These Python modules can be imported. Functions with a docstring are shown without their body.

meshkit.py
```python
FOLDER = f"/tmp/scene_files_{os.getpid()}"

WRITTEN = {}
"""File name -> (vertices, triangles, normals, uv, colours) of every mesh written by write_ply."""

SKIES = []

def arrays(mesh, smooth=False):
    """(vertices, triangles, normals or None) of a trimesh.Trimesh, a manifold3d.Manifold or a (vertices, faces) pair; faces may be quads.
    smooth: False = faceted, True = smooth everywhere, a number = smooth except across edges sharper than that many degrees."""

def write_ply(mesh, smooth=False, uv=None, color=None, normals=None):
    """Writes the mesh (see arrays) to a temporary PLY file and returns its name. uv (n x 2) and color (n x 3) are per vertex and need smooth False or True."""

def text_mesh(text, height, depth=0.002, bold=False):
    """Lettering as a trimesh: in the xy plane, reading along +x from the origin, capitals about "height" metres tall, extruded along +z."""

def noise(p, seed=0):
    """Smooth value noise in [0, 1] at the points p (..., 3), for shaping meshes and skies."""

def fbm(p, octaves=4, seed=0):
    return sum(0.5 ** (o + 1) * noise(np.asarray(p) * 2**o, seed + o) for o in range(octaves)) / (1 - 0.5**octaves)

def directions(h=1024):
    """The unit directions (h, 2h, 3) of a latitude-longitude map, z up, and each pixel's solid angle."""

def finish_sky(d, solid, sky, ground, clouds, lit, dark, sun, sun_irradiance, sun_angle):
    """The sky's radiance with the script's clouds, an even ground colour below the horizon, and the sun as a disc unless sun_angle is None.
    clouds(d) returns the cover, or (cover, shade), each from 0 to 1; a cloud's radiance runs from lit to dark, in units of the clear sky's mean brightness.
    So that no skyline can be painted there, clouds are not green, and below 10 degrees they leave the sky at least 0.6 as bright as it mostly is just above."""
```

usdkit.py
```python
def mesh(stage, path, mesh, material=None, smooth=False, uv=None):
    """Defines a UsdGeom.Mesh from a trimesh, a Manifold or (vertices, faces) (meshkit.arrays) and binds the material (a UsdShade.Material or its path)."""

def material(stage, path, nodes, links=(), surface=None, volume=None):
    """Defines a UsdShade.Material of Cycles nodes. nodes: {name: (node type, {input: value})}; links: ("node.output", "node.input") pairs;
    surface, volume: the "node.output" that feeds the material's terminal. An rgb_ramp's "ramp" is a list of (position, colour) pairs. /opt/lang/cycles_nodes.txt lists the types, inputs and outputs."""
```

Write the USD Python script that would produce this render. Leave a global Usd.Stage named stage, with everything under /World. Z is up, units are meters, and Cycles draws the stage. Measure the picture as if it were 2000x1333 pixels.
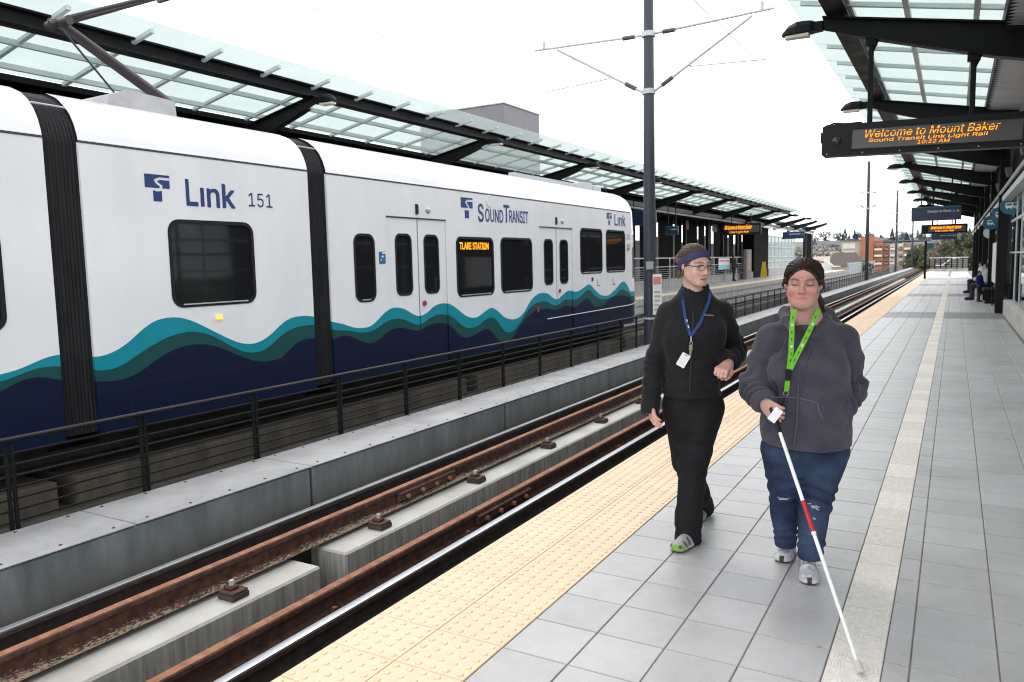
import math, random
import numpy as np
import trimesh
import usdkit, meshkit
from shapely.geometry import Polygon, box as sbox, Point, LineString
from shapely.ops import unary_union
from pxr import Usd, UsdGeom, UsdShade, UsdLux, Sdf, Gf, Vt

stage = Usd.Stage.CreateInMemory()
UsdGeom.SetStageUpAxis(stage, "Z"); UsdGeom.SetStageMetersPerUnit(stage, 1.0)
UsdGeom.Xform.Define(stage, "/World"); UsdGeom.Scope.Define(stage, "/World/Looks")

# ---------------------------------------------------------------- camera, sky, sun, exposure
YAW, PITCH, ROLL, FPX, CAMH = 0.52304, 0.09924, 0.02269, 1497.78, 1.62
_f = np.array([-math.sin(YAW) * math.cos(PITCH), math.cos(YAW) * math.cos(PITCH), -math.sin(PITCH)])
_r = np.array([math.cos(YAW), math.sin(YAW), 0.0]); _d = np.cross(_f, _r)
CAM = np.array([math.cos(ROLL) * _r + math.sin(ROLL) * _d, -math.sin(ROLL) * _r + math.cos(ROLL) * _d, _f])
EYE = np.array([0, 0, CAMH])
cam = UsdGeom.Camera.Define(stage, "/World/camera")
cam.CreateHorizontalApertureAttr(36.0); cam.CreateVerticalApertureAttr(36.0 * 682 / 1024)
cam.CreateFocalLengthAttr(36.0 * FPX / 2000); cam.CreateClippingRangeAttr(Gf.Vec2f(0.05, 5000))
cam.CreateFStopAttr(4.5); cam.CreateFocusDistanceAttr(4.5)
cam.AddTransformOp().Set(Gf.Matrix4d(*[float(x) for x in (*CAM[0], 0, *(-CAM[1]), 0, *(-CAM[2]), 0, *EYE, 1)]))
cam.CreateExposureAttr(1.05)
SUN_EL, SUN_AZ = math.radians(52), math.radians(-35)      # azimuth of the sun: atan2(x, y)
dome = UsdLux.DomeLight.Define(stage, "/World/sky")
usdkit.material(stage, "/World/Looks/overcast_sky", {
    "s": ("sky_texture", {"sky_type": "single_scattering", "sun_disc": False, "sun_elevation": SUN_EL, "sun_rotation": SUN_AZ}),
    "t": ("texture_coordinate", {}), "m": ("mapping", {"scale": (1.6, 1.6, 4.0)}),
    "n": ("noise_texture", {"scale": 1.5, "detail": 4.0, "roughness": 0.5}),
    "r": ("rgb_ramp", {"ramp": [(0.25, (8.6, 8.8, 9.2)), (0.75, (10.6, 10.6, 10.7))]}),
    "x": ("mix_color", {"fac": 0.93}), "b": ("background_shader", {"strength": 0.1})},
    [("t.generated", "m.vector"), ("m.vector", "n.vector"), ("n.fac", "r.fac"), ("s.color", "x.a"), ("r.color", "x.b"), ("x.result", "b.color")],
    surface="b.background")
UsdShade.MaterialBindingAPI.Apply(dome.GetPrim()).Bind(UsdShade.Material.Get(stage, "/World/Looks/overcast_sky"))
dome.GetPrim().SetCustomDataByKey("kind", "structure"); dome.GetPrim().SetCustomDataByKey("label", "white overcast sky over the station")
sun = UsdLux.DistantLight.Define(stage, "/World/sun")
sun.CreateIntensityAttr(0.16); sun.CreateAngleAttr(18.0); sun.CreateColorAttr(Gf.Vec3f(1.0, 0.97, 0.93)); sun.CreateNormalizeAttr(True)
_sd = np.array([math.sin(SUN_AZ) * math.cos(SUN_EL), math.cos(SUN_AZ) * math.cos(SUN_EL), math.sin(SUN_EL)])
_x = np.cross([0, 0, 1.0], _sd); _x /= np.linalg.norm(_x); _y = np.cross(_sd, _x)
sun.AddTransformOp().Set(Gf.Matrix4d(*[float(v) for v in (*_x, 0, *_y, 0, *_sd, 0, 0, 0, 30, 1)]))

def ray(u, v): return CAM.T @ np.array([(u - 1000) / FPX, (v - 666.5) / FPX, 1.0])
def onX(u, v, X): d = ray(u, v); return EYE + d * (X / d[0])
def onY(u, v, Y): d = ray(u, v); return EYE + d * (Y / d[1])
def onZ(u, v, Z): d = ray(u, v); return EYE + d * ((Z - CAMH) / d[2])
FH = np.array([-math.sin(YAW), math.cos(YAW), 0.0]); RT = np.array([math.cos(YAW), math.sin(YAW), 0.0])
def atD(u, v, D): d = ray(u, v); return EYE + d * (D / (d @ FH))

# ---------------------------------------------------------------- names, things, parts
_count, LOC = {}, {}
def numbered(parent, name):
    k = (parent, name); n = _count.get(k, 0); _count[k] = n + 1
    return f"{parent}/{name}" if n == 0 else f"{parent}/{name}_{n:03d}"
def tag(path, label=None, cat=None, group=None, kind=None):
    p = stage.GetPrimAtPath(path)
    for k, v in (("label", label), ("category", cat), ("group", group), ("kind", kind)):
        if v: p.SetCustomDataByKey(k, v)
def thing(name, label, cat, loc=(0, 0, 0), group=None, kind=None):
    path = numbered("/World", name); loc = np.asarray(loc, float)
    UsdGeom.Xform.Define(stage, path).AddTranslateOp().Set(Gf.Vec3d(*[float(v) for v in loc]))
    LOC[path] = loc; tag(path, label, cat, group, kind); return path
def _shift(m, o):
    if hasattr(m, "to_mesh"):
        q = m.to_mesh(); m = (q.vert_properties[:, :3], q.tri_verts)
    if isinstance(m, (tuple, list)): return (np.asarray(m[0], float) - o, m[1])
    m = m.copy(); m.apply_translation(-np.asarray(o)); return m
def part(parent, name, mesh, mat, smooth=False, label=None, kind=None):
    """mesh in world coordinates; stored relative to the thing's base"""
    path = numbered(parent, name); o = LOC.get(parent)
    if o is None: o = next(LOC[k] for k in (parent.rsplit("/", 1)[0], parent.rsplit("/", 2)[0]) if k in LOC)
    usdkit.mesh(stage, path, _shift(mesh, o), mat, smooth=smooth)
    if label or kind: tag(path, label, None, None, kind)
    return path
def single(name, mesh, mat, label, cat=None, group=None, kind=None, smooth=False, base=None):
    path = numbered("/World", name)
    if base is None:
        v = np.asarray(mesh[0] if isinstance(mesh, tuple) else mesh.vertices); lo, hi = v.min(0), v.max(0)
        base = np.array([(lo[0] + hi[0]) / 2, (lo[1] + hi[1]) / 2, lo[2]])
    g = usdkit.mesh(stage, path, _shift(mesh, base), mat, smooth=smooth)
    g.AddTranslateOp().Set(Gf.Vec3d(*[float(x) for x in base])); LOC[path] = np.asarray(base, float)
    tag(path, label, cat, group, kind); return path
def dup(src, delta, label, group=None):
    name = src.rsplit("/", 1)[1].split("_0")[0]
    path = numbered("/World", name); x = UsdGeom.Xform.Define(stage, path)
    x.GetPrim().GetReferences().AddInternalReference(src)
    loc = LOC[src] + np.asarray(delta, float); LOC[path] = loc
    x.ClearXformOpOrder(); x.AddTranslateOp().Set(Gf.Vec3d(*[float(v) for v in loc]))
    x.GetPrim().SetInstanceable(True); tag(path, label, None, group); return path

# ---------------------------------------------------------------- mesh helpers
cat = trimesh.util.concatenate
def box(x0, x1, y0, y1, z0, z1):
    lo = np.minimum((x0, y0, z0), (x1, y1, z1)); hi = np.maximum((x0, y0, z0), (x1, y1, z1))
    m = trimesh.creation.box(hi - lo); m.apply_translation((lo + hi) / 2); return m
def bbox(x0, x1, y0, y1, z0, z1, b=0.01):
    """box with chamfered edges"""
    lo = np.minimum((x0, y0, z0), (x1, y1, z1)); hi = np.maximum((x0, y0, z0), (x1, y1, z1)); b = min(b, (hi - lo).min() * 0.3)
    P = []
    for k in range(3):
        for s in np.ndindex(2, 2, 2):
            p = [(hi[i] if s[i] else lo[i]) for i in range(3)]
            for i in range(3):
                if i != k: p[i] += -b if s[i] else b
            P.append(p)
    return trimesh.convex.convex_hull(np.array(P))
def tube(pts, r, n=8, cap=True):
    p = np.asarray(pts, float); r = np.broadcast_to(r, (len(p),))
    t = np.gradient(p, axis=0); t /= np.linalg.norm(t, axis=1, keepdims=True) + 1e-12
    ref = np.array([0, 0, 1.0]) if abs(t[:, 2]).max() < 0.95 else np.array([1.0, 0.03, 0])
    if abs(t @ ref).max() > 0.98: ref = np.array([0.2, 1.0, 0.1]) / 1.02
    a = np.cross(t, ref); a /= np.linalg.norm(a, axis=1, keepdims=True) + 1e-12; b = np.cross(t, a)
    g = np.arange(n) * 2 * np.pi / n
    v = p[:, None] + r[:, None, None] * (np.cos(g)[None, :, None] * a[:, None] + np.sin(g)[None, :, None] * b[:, None])
    v = v.reshape(-1, 3); f = []
    for i in range(len(p) - 1):
        for j in range(n):
            q = [i * n + j, i * n + (j + 1) % n, (i + 1) * n + (j + 1) % n, (i + 1) * n + j]
            f += [[q[0], q[2], q[1]], [q[0], q[3], q[2]]]
    if cap:
        v = np.vstack([v, p[:1], p[-1:]]); c0, c1 = len(v) - 2, len(v) - 1; e = (len(p) - 1) * n
        f += [[c0, j, (j + 1) % n] for j in range(n)] + [[c1, e + (j + 1) % n, e + j] for j in range(n)]
    m = trimesh.Trimesh(v, f, process=False)
    if m.volume < 0: m.invert()
    return m
def bar(a, b, w, h, up=(0, 0, 1)):
    """rectangular bar from a to b, w across and h along up"""
    a, b = np.asarray(a, float), np.asarray(b, float); t = (b - a) / np.linalg.norm(b - a); up = np.asarray(up, float)
    s = np.cross(t, up); s /= np.linalg.norm(s); u = np.cross(s, t)
    v = [p + i * s * w / 2 + j * u * h / 2 for p in (a, b) for i, j in ((-1, -1), (1, -1), (1, 1), (-1, 1))]
    return trimesh.convex.convex_hull(np.array(v))
def hull(P): return trimesh.convex.convex_hull(np.asarray(P, float))
def extr(poly, d):
    gs = [g for g in getattr(poly, "geoms", [poly]) if g.area > 1e-7 and g.geom_type == "Polygon"]
    return cat([trimesh.creation.extrude_polygon(g, d, engine="earcut") for g in gs]) if gs else None
def to_frame(m, o, ex, ey, ez):
    m = m.copy(); M = np.eye(4); M[:3, 0], M[:3, 1], M[:3, 2], M[:3, 3] = ex, ey, ez, o; m.apply_transform(M)
    if np.linalg.det(M[:3, :3]) < 0: m.invert()
    return m
def yz(poly, x0, x1):
    """polygon drawn in (Y, Z), extruded from x0 to x1 (x1 > x0)"""
    m = extr(poly, x1 - x0)
    return None if m is None else to_frame(m, (x0, 0, 0), (0, 1, 0), (0, 0, 1), (1, 0, 0))
def xz(poly, y0, y1):
    m = extr(poly, y1 - y0); return to_frame(m, (0, y0, 0), (1, 0, 0), (0, 0, 1), (0, 1, 0))
def xy(poly, z0, z1):
    m = extr(poly, z1 - z0); m.apply_translation((0, 0, z0)); return m
def rrect(x0, y0, x1, y1, r, n=5):
    r = min(r, (x1 - x0) / 2.01, (y1 - y0) / 2.01); return sbox(x0 + r, y0 + r, x1 - r, y1 - r).buffer(r, quad_segs=n)
def strip(profile, ys):
    """open profile [(x, z)...] swept along the ys"""
    P = np.asarray(profile, float); n = len(P); v, f = [], []
    for y in ys: v += [(x, y, z) for x, z in P]
    for i in range(len(ys) - 1):
        for j in range(n - 1): f.append([i * n + j, i * n + j + 1, (i + 1) * n + j + 1, (i + 1) * n + j])
    return (np.array(v), np.array(f))
def text_on(text, height, depth, o, ex, ey, ez, bold=False, width=None):
    m = meshkit.text_mesh(text, height, depth, bold)
    if width: w = m.bounds[1][0] - m.bounds[0][0]; m.vertices[:, 0] = (m.vertices[:, 0] - m.bounds[0][0]) * width / w
    return to_frame(m, o, np.array(ex, float), np.array(ey, float), np.array(ez, float))

# ---------------------------------------------------------------- materials
def C(*c): return tuple(float(x) for x in c)
MAT = {}
def pm(name, c, rough=0.5, var=0.1, scale=6.0, detail=4.0, bump=0.0, bscale=40.0, metal=0.0, spec=0.5, c2=None, lo=0.35, hi=0.65, stretch=(1, 1, 1), coat=0.0, rvar=0.0, tr=0.0, emit=None, sheen=0.0):
    c = np.array(c, float); c1 = c * (1 - var); cc2 = np.array(c2, float) if c2 is not None else np.minimum(c * (1 + var), 1)
    N = {"g": ("geometry", {}), "mp": ("mapping", {"scale": tuple(stretch)}), "n": ("noise_texture", {"scale": scale, "detail": detail, "roughness": 0.6}),
         "r": ("rgb_ramp", {"ramp": [(lo, tuple(c1 if c2 is None else c)), (hi, tuple(cc2))]}),
         "p": ("principled_bsdf", {"roughness": rough, "metallic": metal, "specular_ior_level": spec, "coat_weight": coat, "coat_roughness": 0.08, "transmission_weight": tr, "sheen_weight": sheen})}
    L = [("g.position", "mp.vector"), ("mp.vector", "n.vector"), ("n.fac", "r.fac"), ("r.color", "p.base_color")]
    if rvar:
        N["mr"] = ("map_range", {"from_min": 0.3, "from_max": 0.7, "to_min": max(rough - rvar, 0.02), "to_max": min(rough + rvar, 1)}); L += [("n.fac", "mr.value"), ("mr.result", "p.roughness")]
    if bump:
        N["bn"] = ("noise_texture", {"scale": bscale, "detail": 5.0}); N["b"] = ("bump", {"strength": min(bump * 20, 1.0), "distance": bump})
        L += [("mp.vector", "bn.vector"), ("bn.fac", "b.height"), ("b.normal", "p.normal")]
    if emit: N["p"][1].update({"emission_color": tuple(emit[0]), "emission_strength": emit[1]})
    MAT[name] = usdkit.material(stage, f"/World/Looks/{name}", N, L, surface="p.BSDF"); return MAT[name]
def gmat(name, nodes, links, surface="p.BSDF"):
    MAT[name] = usdkit.material(stage, f"/World/Looks/{name}", nodes, links, surface=surface); return MAT[name]

black_steel = pm("black_painted_steel", C(.003, .0032, .004), .5, .25, 3, rvar=.1, spec=.2)
dark_wall = pm("dark_metal_wall", C(.003, .0032, .0038), .75, .3, 2, spec=.06)
galv = pm("galvanised_steel", C(.42, .44, .45), .5, .12, 9, metal=.35, rvar=.12)
stainless = pm("stainless_steel", C(.5, .51, .52), .35, .06, 20, metal=.7)
white_paint = pm("white_paint", C(.72, .73, .74), .35, .03, 1.5)
# ================================================================ setting: ground, platforms, track bed
tile_g = [gmat(f"grey_porcelain_tile_{k}", {
    "g": ("geometry", {}), "n": ("noise_texture", {"scale": 160.0, "detail": 2.0}), "n2": ("noise_texture", {"scale": 1.3, "detail": 5.0, "roughness": .65}),
    "r": ("rgb_ramp", {"ramp": [(.3, tuple(np.array(c) * .9)), (.7, tuple(np.array(c) * 1.08))]}),
    "v": ("voronoi_texture", {"scale": 2.3, "randomness": 1.0}), "vr": ("rgb_ramp", {"ramp": [(.018, (.62, .60, .58)), (.03, (1, 1, 1))]}), "n4": ("noise_texture", {"scale": 11.0, "detail": 8.0, "roughness": .75}), "r4": ("rgb_ramp", {"ramp": [(.36, (.93, .925, .92)), (.5, (1, 1, 1))]}), "m2": ("mix_color", {"blend_type": "multiply", "fac": 1.0}), "m3": ("mix_color", {"blend_type": "multiply", "fac": 1.0}), "r2": ("rgb_ramp", {"ramp": [(.28, (.80, .79, .78)), (.64, (1, 1, 1))]}), "mx": ("mix_color", {"blend_type": "multiply", "fac": 1.0}),
    "mr": ("map_range", {"from_min": .3, "from_max": .7, "to_min": .30, "to_max": .46}),
    "b": ("bump", {"strength": .25, "distance": .002}), "p": ("principled_bsdf", {"specular_ior_level": .42})},
    [("g.position", "n.vector"), ("g.position", "n2.vector"), ("n.fac", "r.fac"), ("n2.fac", "r2.fac"), ("r.color", "mx.a"), ("r2.color", "mx.b"), ("g.position", "v.vector"), ("v.distance", "vr.fac"), ("g.position", "n4.vector"), ("n4.fac", "r4.fac"), ("mx.result", "m2.a"), ("vr.color", "m2.b"), ("m2.result", "m3.a"), ("r4.color", "m3.b"), ("m3.result", "p.base_color"),
     ("n2.fac", "mr.value"), ("mr.result", "p.roughness"), ("n.fac", "b.height"), ("b.normal", "p.normal")])
    for k, c in enumerate([(.45, .441, .445), (.428, .42, .424), (.468, .46, .463)])]
tile_band = pm("dark_grey_band_tile", C(.20, .20, .205), .45, .08, 60)
grout = pm("brown_grey_grout", C(.19, .168, .16), .85, .2, 14)
strip_tan = [gmat(f"tan_relief_tile_{k}", {
    "g": ("geometry", {}), "v": ("voronoi_texture", {"scale": 5.5, "randomness": 1.0}), "n0": ("noise_texture", {"scale": 14.0, "detail": 2.0}),
    "mm": ("math", {"math_type": "multiply_add", "value2": 95.0}), "ad": ("math", {"math_type": "multiply", "value2": 7.0}), "sn": ("math", {"math_type": "sine"}),
    "n": ("noise_texture", {"scale": 30.0, "detail": 4.0}), "r": ("rgb_ramp", {"ramp": [(.3, tuple(np.array(c) * .86)), (.7, tuple(np.array(c) * 1.05))]}),
    "dr": ("map_range", {"from_min": -1.0, "from_max": -.3, "to_min": .80, "to_max": 1.0, "clamp": True}), "cc": ("combine_color", {}), "mx": ("mix_color", {"blend_type": "multiply", "fac": .75}),
    "b": ("bump", {"strength": .35, "distance": .002}), "p": ("principled_bsdf", {"roughness": .75})},
    [("g.position", "v.vector"), ("g.position", "n0.vector"), ("n0.fac", "ad.value1"), ("v.distance", "mm.value1"), ("ad.value", "mm.value3"), ("mm.value", "sn.value1"),
     ("g.position", "n.vector"), ("n.fac", "r.fac"), ("sn.value", "dr.value"), ("dr.result", "cc.r"), ("dr.result", "cc.g"), ("dr.result", "cc.b"), ("r.color", "mx.a"), ("cc.color", "mx.b"),
     ("mx.result", "p.base_color"), ("sn.value", "b.height"), ("b.normal", "p.normal")]) for k, c in enumerate([(.70, .65, .595), (.66, .61, .555), (.73, .68, .63)])]
yellow = [pm(f"yellow_tactile_{k}", c, .55, .05, 25) for k, c in enumerate([C(.71, .53, .355), C(.69, .515, .345), C(.73, .545, .37)])]
concrete = pm("grey_concrete", C(.34, .335, .31), .85, .22, 3.0, 8, bump=.004, bscale=60, stretch=(1, 1, .35))
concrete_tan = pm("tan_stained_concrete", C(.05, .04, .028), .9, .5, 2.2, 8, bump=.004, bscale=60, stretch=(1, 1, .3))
conc_dark = pm("dirty_dark_concrete", C(.05, .045, .04), .95, .4, 4)
grass = pm("distant_grass_ground", C(.09, .10, .045), .95, .35, .06, 8, c2=C(.16, .14, .08))

T = .305
XE = -2.295; XY = -1.6186                       # platform edge, inner edge of the yellow strip
COLS = [(XY + i * T, XY + (i + 1) * T) for i in range(4)]
XS0 = COLS[-1][1]; XS1 = XS0 + .1994; X6 = XS1 + .0951
COLS += [(XS1, X6)] + [(X6 + i * T, X6 + (i + 1) * T) for i in range(4)]
XW = X6 + 4 * T + .02                           # foot of the station wall side, about 1.14
Y0 = 4.4977 - 6 * T * 1.0                        # a cross joint
Y0 -= 6 * T
YEND = 88.0
JT = .003
single("ground", (np.array([(-900, -60, -6.5), (900, -60, -6.5), (900, 1500, -6.5), (-900, 1500, -6.5)], float), np.array([[0, 1, 2, 3]])), grass, "grassy ground far below the raised station", kind="structure", base=(0, 0, -6.5))
plat = thing("platform", "grey tiled near platform with yellow tactile edge", None, (0, 0, 0), kind="structure")
part(plat, "platform_slab", box(XE + .02, 9.0, -3.0, YEND, -1.2, -.0045), grout)
part(plat, "edge_face", box(XE + .0, XE + .018, -3.0, YEND, -1.1, -.02), conc_dark)
rng = np.random.default_rng(7)
def tile_mesh(x0, x1, y0, y1, top, depth=.012, b=.0025):
    v = np.array([(x0, y0, top - depth), (x1, y0, top - depth), (x1, y1, top - depth), (x0, y1, top - depth),
                  (x0, y0, top - b), (x1, y0, top - b), (x1, y1, top - b), (x0, y1, top - b),
                  (x0 + b, y0 + b, top), (x1 - b, y0 + b, top), (x1 - b, y1 - b, top), (x0 + b, y1 - b, top)])
    f = [[8, 9, 10, 11]]
    for k in range(4):
        n = (k + 1) % 4; f += [[k, n, 4 + n, 4 + k], [4 + k, 4 + n, 8 + n, 8 + k]]
    return (v, np.array(f))
def merged(ms):
    vs, fs, o = [], [], 0
    for v, f in ms: vs.append(v); fs.append(np.asarray(f) + o); o += len(v)
    return (np.vstack(vs), np.vstack(fs))
bands = [(22.4, 24.9), (34.4, 36.9), (46.5, 49), (58.5, 61)]
near, far = [], {0: [], 1: [], 2: [], 3: []}
nrow = int((YEND - Y0) / T)
for r in range(nrow):
    y0, y1 = Y0 + r * T, Y0 + (r + 1) * T
    if y1 > YEND: break
    for ci, (x0, x1) in enumerate(COLS):
        k = 3 if any(a < (y0 + y1) / 2 < b for a, b in bands) else int(rng.integers(3))
        m = tile_mesh(x0 + JT, x1 - JT, y0 + JT, y1 - JT, rng.uniform(-.0008, .0008))
        if 1.2 < y0 < 9.4 and ci < 9: near.append((m, k))
        else: far[k].append(m)
for m, k in near[:250]: part(plat, "tile", m, tile_g[k] if k < 3 else tile_band)
for m, k in near[250:]: far[k].append(m)
for k in range(4): part(plat, "distant_tiles", merged(far[k]), tile_g[k] if k < 3 else tile_band, kind="stuff")
# tan relief strip: pieces of irregular length
fs = {0: [], 1: [], 2: []}; y = Y0; n = 0
while y < YEND - 1:
    L = float(rng.choice([.405, .305, .405, .255, .46])); k = int(rng.integers(3))
    m = tile_mesh(XS0 + JT, XS1 - JT * .5, y + .002, y + L - .002, .002 + rng.uniform(-.001, .0015))
    if 1.5 < y < 14: part(plat, "relief_tile", m, strip_tan[k])
    elif y < 66: fs[k].append(m)
    y += L
for k in range(3): part(plat, "distant_relief_tiles", merged(fs[k]), strip_tan[k], kind="stuff")
# yellow tactile paving with truncated domes
def dome_pad(x0, x1, y0, y1, nx, ny, sides, j=.0016):
    ms = [tile_mesh(x0 + j, x1 - j, y0 + j, y1 - j, .004, .016)]
    g = np.arange(sides) * 2 * np.pi / sides
    for i in range(nx):
        for q in range(ny):
            cx, cy = x0 + (i + .5) * (x1 - x0) / nx, y0 + (q + .5) * (y1 - y0) / ny
            R = np.array([[.0152, .0035], [.0135, .0085], [.0105, .0095]])
            v = np.concatenate([np.stack([cx + a * np.cos(g), cy + a * np.sin(g), np.full(sides, b)], 1) for a, b in R] + [[[cx, cy, .0098]]])
            f = []
            for l in range(2):
                for k in range(sides): n_ = (k + 1) % sides; f.append([l * sides + k, l * sides + n_, (l + 1) * sides + n_, (l + 1) * sides + k])
            for k in range(sides): f.append([2 * sides + k, 2 * sides + (k + 1) % sides, 3 * sides, 3 * sides])
            ms.append((v, np.array(f)))
    return merged(ms)
XM = (XE + XY) / 2
fy = {0: [], 1: [], 2: []}
for r in range(nrow):
    y0 = Y0 + r * T
    for x0, x1 in ((XE, XM), (XM, XY)):
        k = int(rng.integers(3))
        if y0 < 14 and y0 > 1.2: part(plat, "tactile_tile", dome_pad(x0, x1, y0, y0 + T, 5, 5, 10), yellow[k], smooth=35)
        elif y0 < 34: fy[k].append(dome_pad(x0, x1, y0, y0 + T, 5, 5, 6))
        else: fy[k].append(tile_mesh(x0 + .002, x1 - .002, y0 + .002, y0 + T - .002, .006, .016))
for k in range(3): part(plat, "distant_tactile_tiles", merged(fy[k]), yellow[k], kind="stuff")

# second platform across the tracks
XF = -10.75; ZF = .15
plat2 = thing("second_platform", "grey paved far platform behind the train with pale yellow edge strip", None, (0, 0, 0), kind="structure")
part(plat2, "platform_slab", box(XF - 8, XF, -6, 96, -1.2, ZF - .012), concrete)
part(plat2, "edge_coping", box(XF - .06, XF + .03, -6, 96, -.12, ZF - .004), concrete)
pf = {0: [], 1: [], 2: []}
for r in range(0, 160):
    y0 = -4 + r * .61
    pf[r % 3].append(merged([tile_mesh(XF - .70 - .61 * (c + 1) + .004, XF - .70 - .61 * c - .004, y0 + .004, y0 + .606, ZF) for c in range(6)]))
for k in range(3): part(plat2, "paving_tiles", merged(pf[k]), tile_g[k], kind="stuff")
part(plat2, "tactile_strip", merged([tile_mesh(XF - .69, XF + .02, -4 + i * .61 + .003, -4 + i * .61 + .607, ZF + .006, .016) for i in range(163)]), yellow[0], kind="stuff")

# track bed (the deck that carries both tracks)
single("track_bed", box(XF, XE, -6, 132, -1.3, -.85), conc_dark, "dark grimy concrete track bed between the platforms", kind="structure")
single("viaduct_deck", box(-16, 9, -6, 132, -6.4, -1.305), concrete, "concrete structure carrying the raised station", kind="structure")

# ---------------------------------------------------------------- rails
TOR = -.31
rail_top = gmat("worn_rail_steel", {
    "g": ("geometry", {}), "mp": ("mapping", {"scale": (1, .06, 1)}), "n": ("noise_texture", {"scale": 40.0, "detail": 3.0}),
    "r": ("rgb_ramp", {"ramp": [(.3, (.36, .375, .395)), (.7, (.48, .495, .51))]}), "p": ("principled_bsdf", {"metallic": .85, "roughness": .28})},
    [("g.position", "mp.vector"), ("mp.vector", "n.vector"), ("n.fac", "r.fac"), ("r.color", "p.base_color")])
rail_side = pm("dark_brown_rail_steel", C(.040, .028, .024), .75, .35, 12, bump=.002, bscale=90)
rust = pm("orange_rust", C(.20, .072, .034), .85, .4, 18, 6, c2=C(.33, .15, .08), bump=.002, bscale=120)
rust_dark = pm("dark_rust", C(.075, .032, .02), .9, .45, 14, 6, bump=.003, bscale=100)
# rail web with pale spatter along the lower foot
rust_spat = gmat("rust_with_pale_spatter", {
    "g": ("geometry", {}), "mp": ("mapping", {"scale": (1, .5, 1)}), "n": ("noise_texture", {"scale": 70.0, "detail": 6.0, "roughness": .75}), "n3": ("noise_texture", {"scale": 1.1, "detail": 2.0}),
    "sx": ("separate_xyz", {}), "hz": ("map_range", {"from_min": -.455, "from_max": -.405, "to_min": .20, "to_max": -.10, "clamp": True}),
    "a": ("math", {"math_type": "add"}), "a2": ("math", {"math_type": "multiply_add", "value2": .35, "value3": -.17}), "a3": ("math", {"math_type": "add"}),
    "st": ("map_range", {"from_min": .56, "from_max": .62, "clamp": True}),
    "n2": ("noise_texture", {"scale": 14.0, "detail": 6.0}), "r": ("rgb_ramp", {"ramp": [(.35, (.04, .018, .012)), (.65, (.105, .045, .026))]}),
    "mx": ("mix_color", {"b": (.40, .31, .22)}), "p": ("principled_bsdf", {"roughness": .9})},
    [("g.position", "mp.vector"), ("mp.vector", "n.vector"), ("g.position", "n2.vector"), ("g.position", "n3.vector"), ("g.position", "sx.vector"), ("sx.z", "hz.value"), ("n.fac", "a.value1"), ("hz.result", "a.value2"),
     ("n3.fac", "a2.value1"), ("a.value", "a3.value1"), ("a2.value", "a3.value2"), ("a3.value", "st.value"), ("st.result", "mx.fac"), ("n2.fac", "r.fac"), ("r.color", "mx.a"), ("mx.result", "p.base_color")])
RAIL = [(-.069, -.152), (-.069, -.140), (-.012, -.118), (-.009, -.045), (-.036, -.032), (-.036, -.008), (-.028, -.001)]
HEADT = [(-.028, -.001), (-.015, .001), (.015, .001), (.028, -.001)]
def run(y0, y1): return np.linspace(y0, y1, 60)
def rail_meshes(xc, top, scale=1.0):
    left = [(xc + a * scale, top + b * scale) for a, b in RAIL]; right = [(xc - a * scale, top + b * scale) for a, b in RAIL][::-1]
    head = [(xc + a * scale, top + b * scale) for a, b in HEADT]
    flip = lambda m: (m[0], m[1][:, ::-1])
    return flip(strip(left, run(-5, 125))), flip(strip(right, run(-5, 125))), flip(strip(head, run(-5, 125)))
XN, XFAR = -2.955, -4.475                        # running rails of the near track
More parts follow.
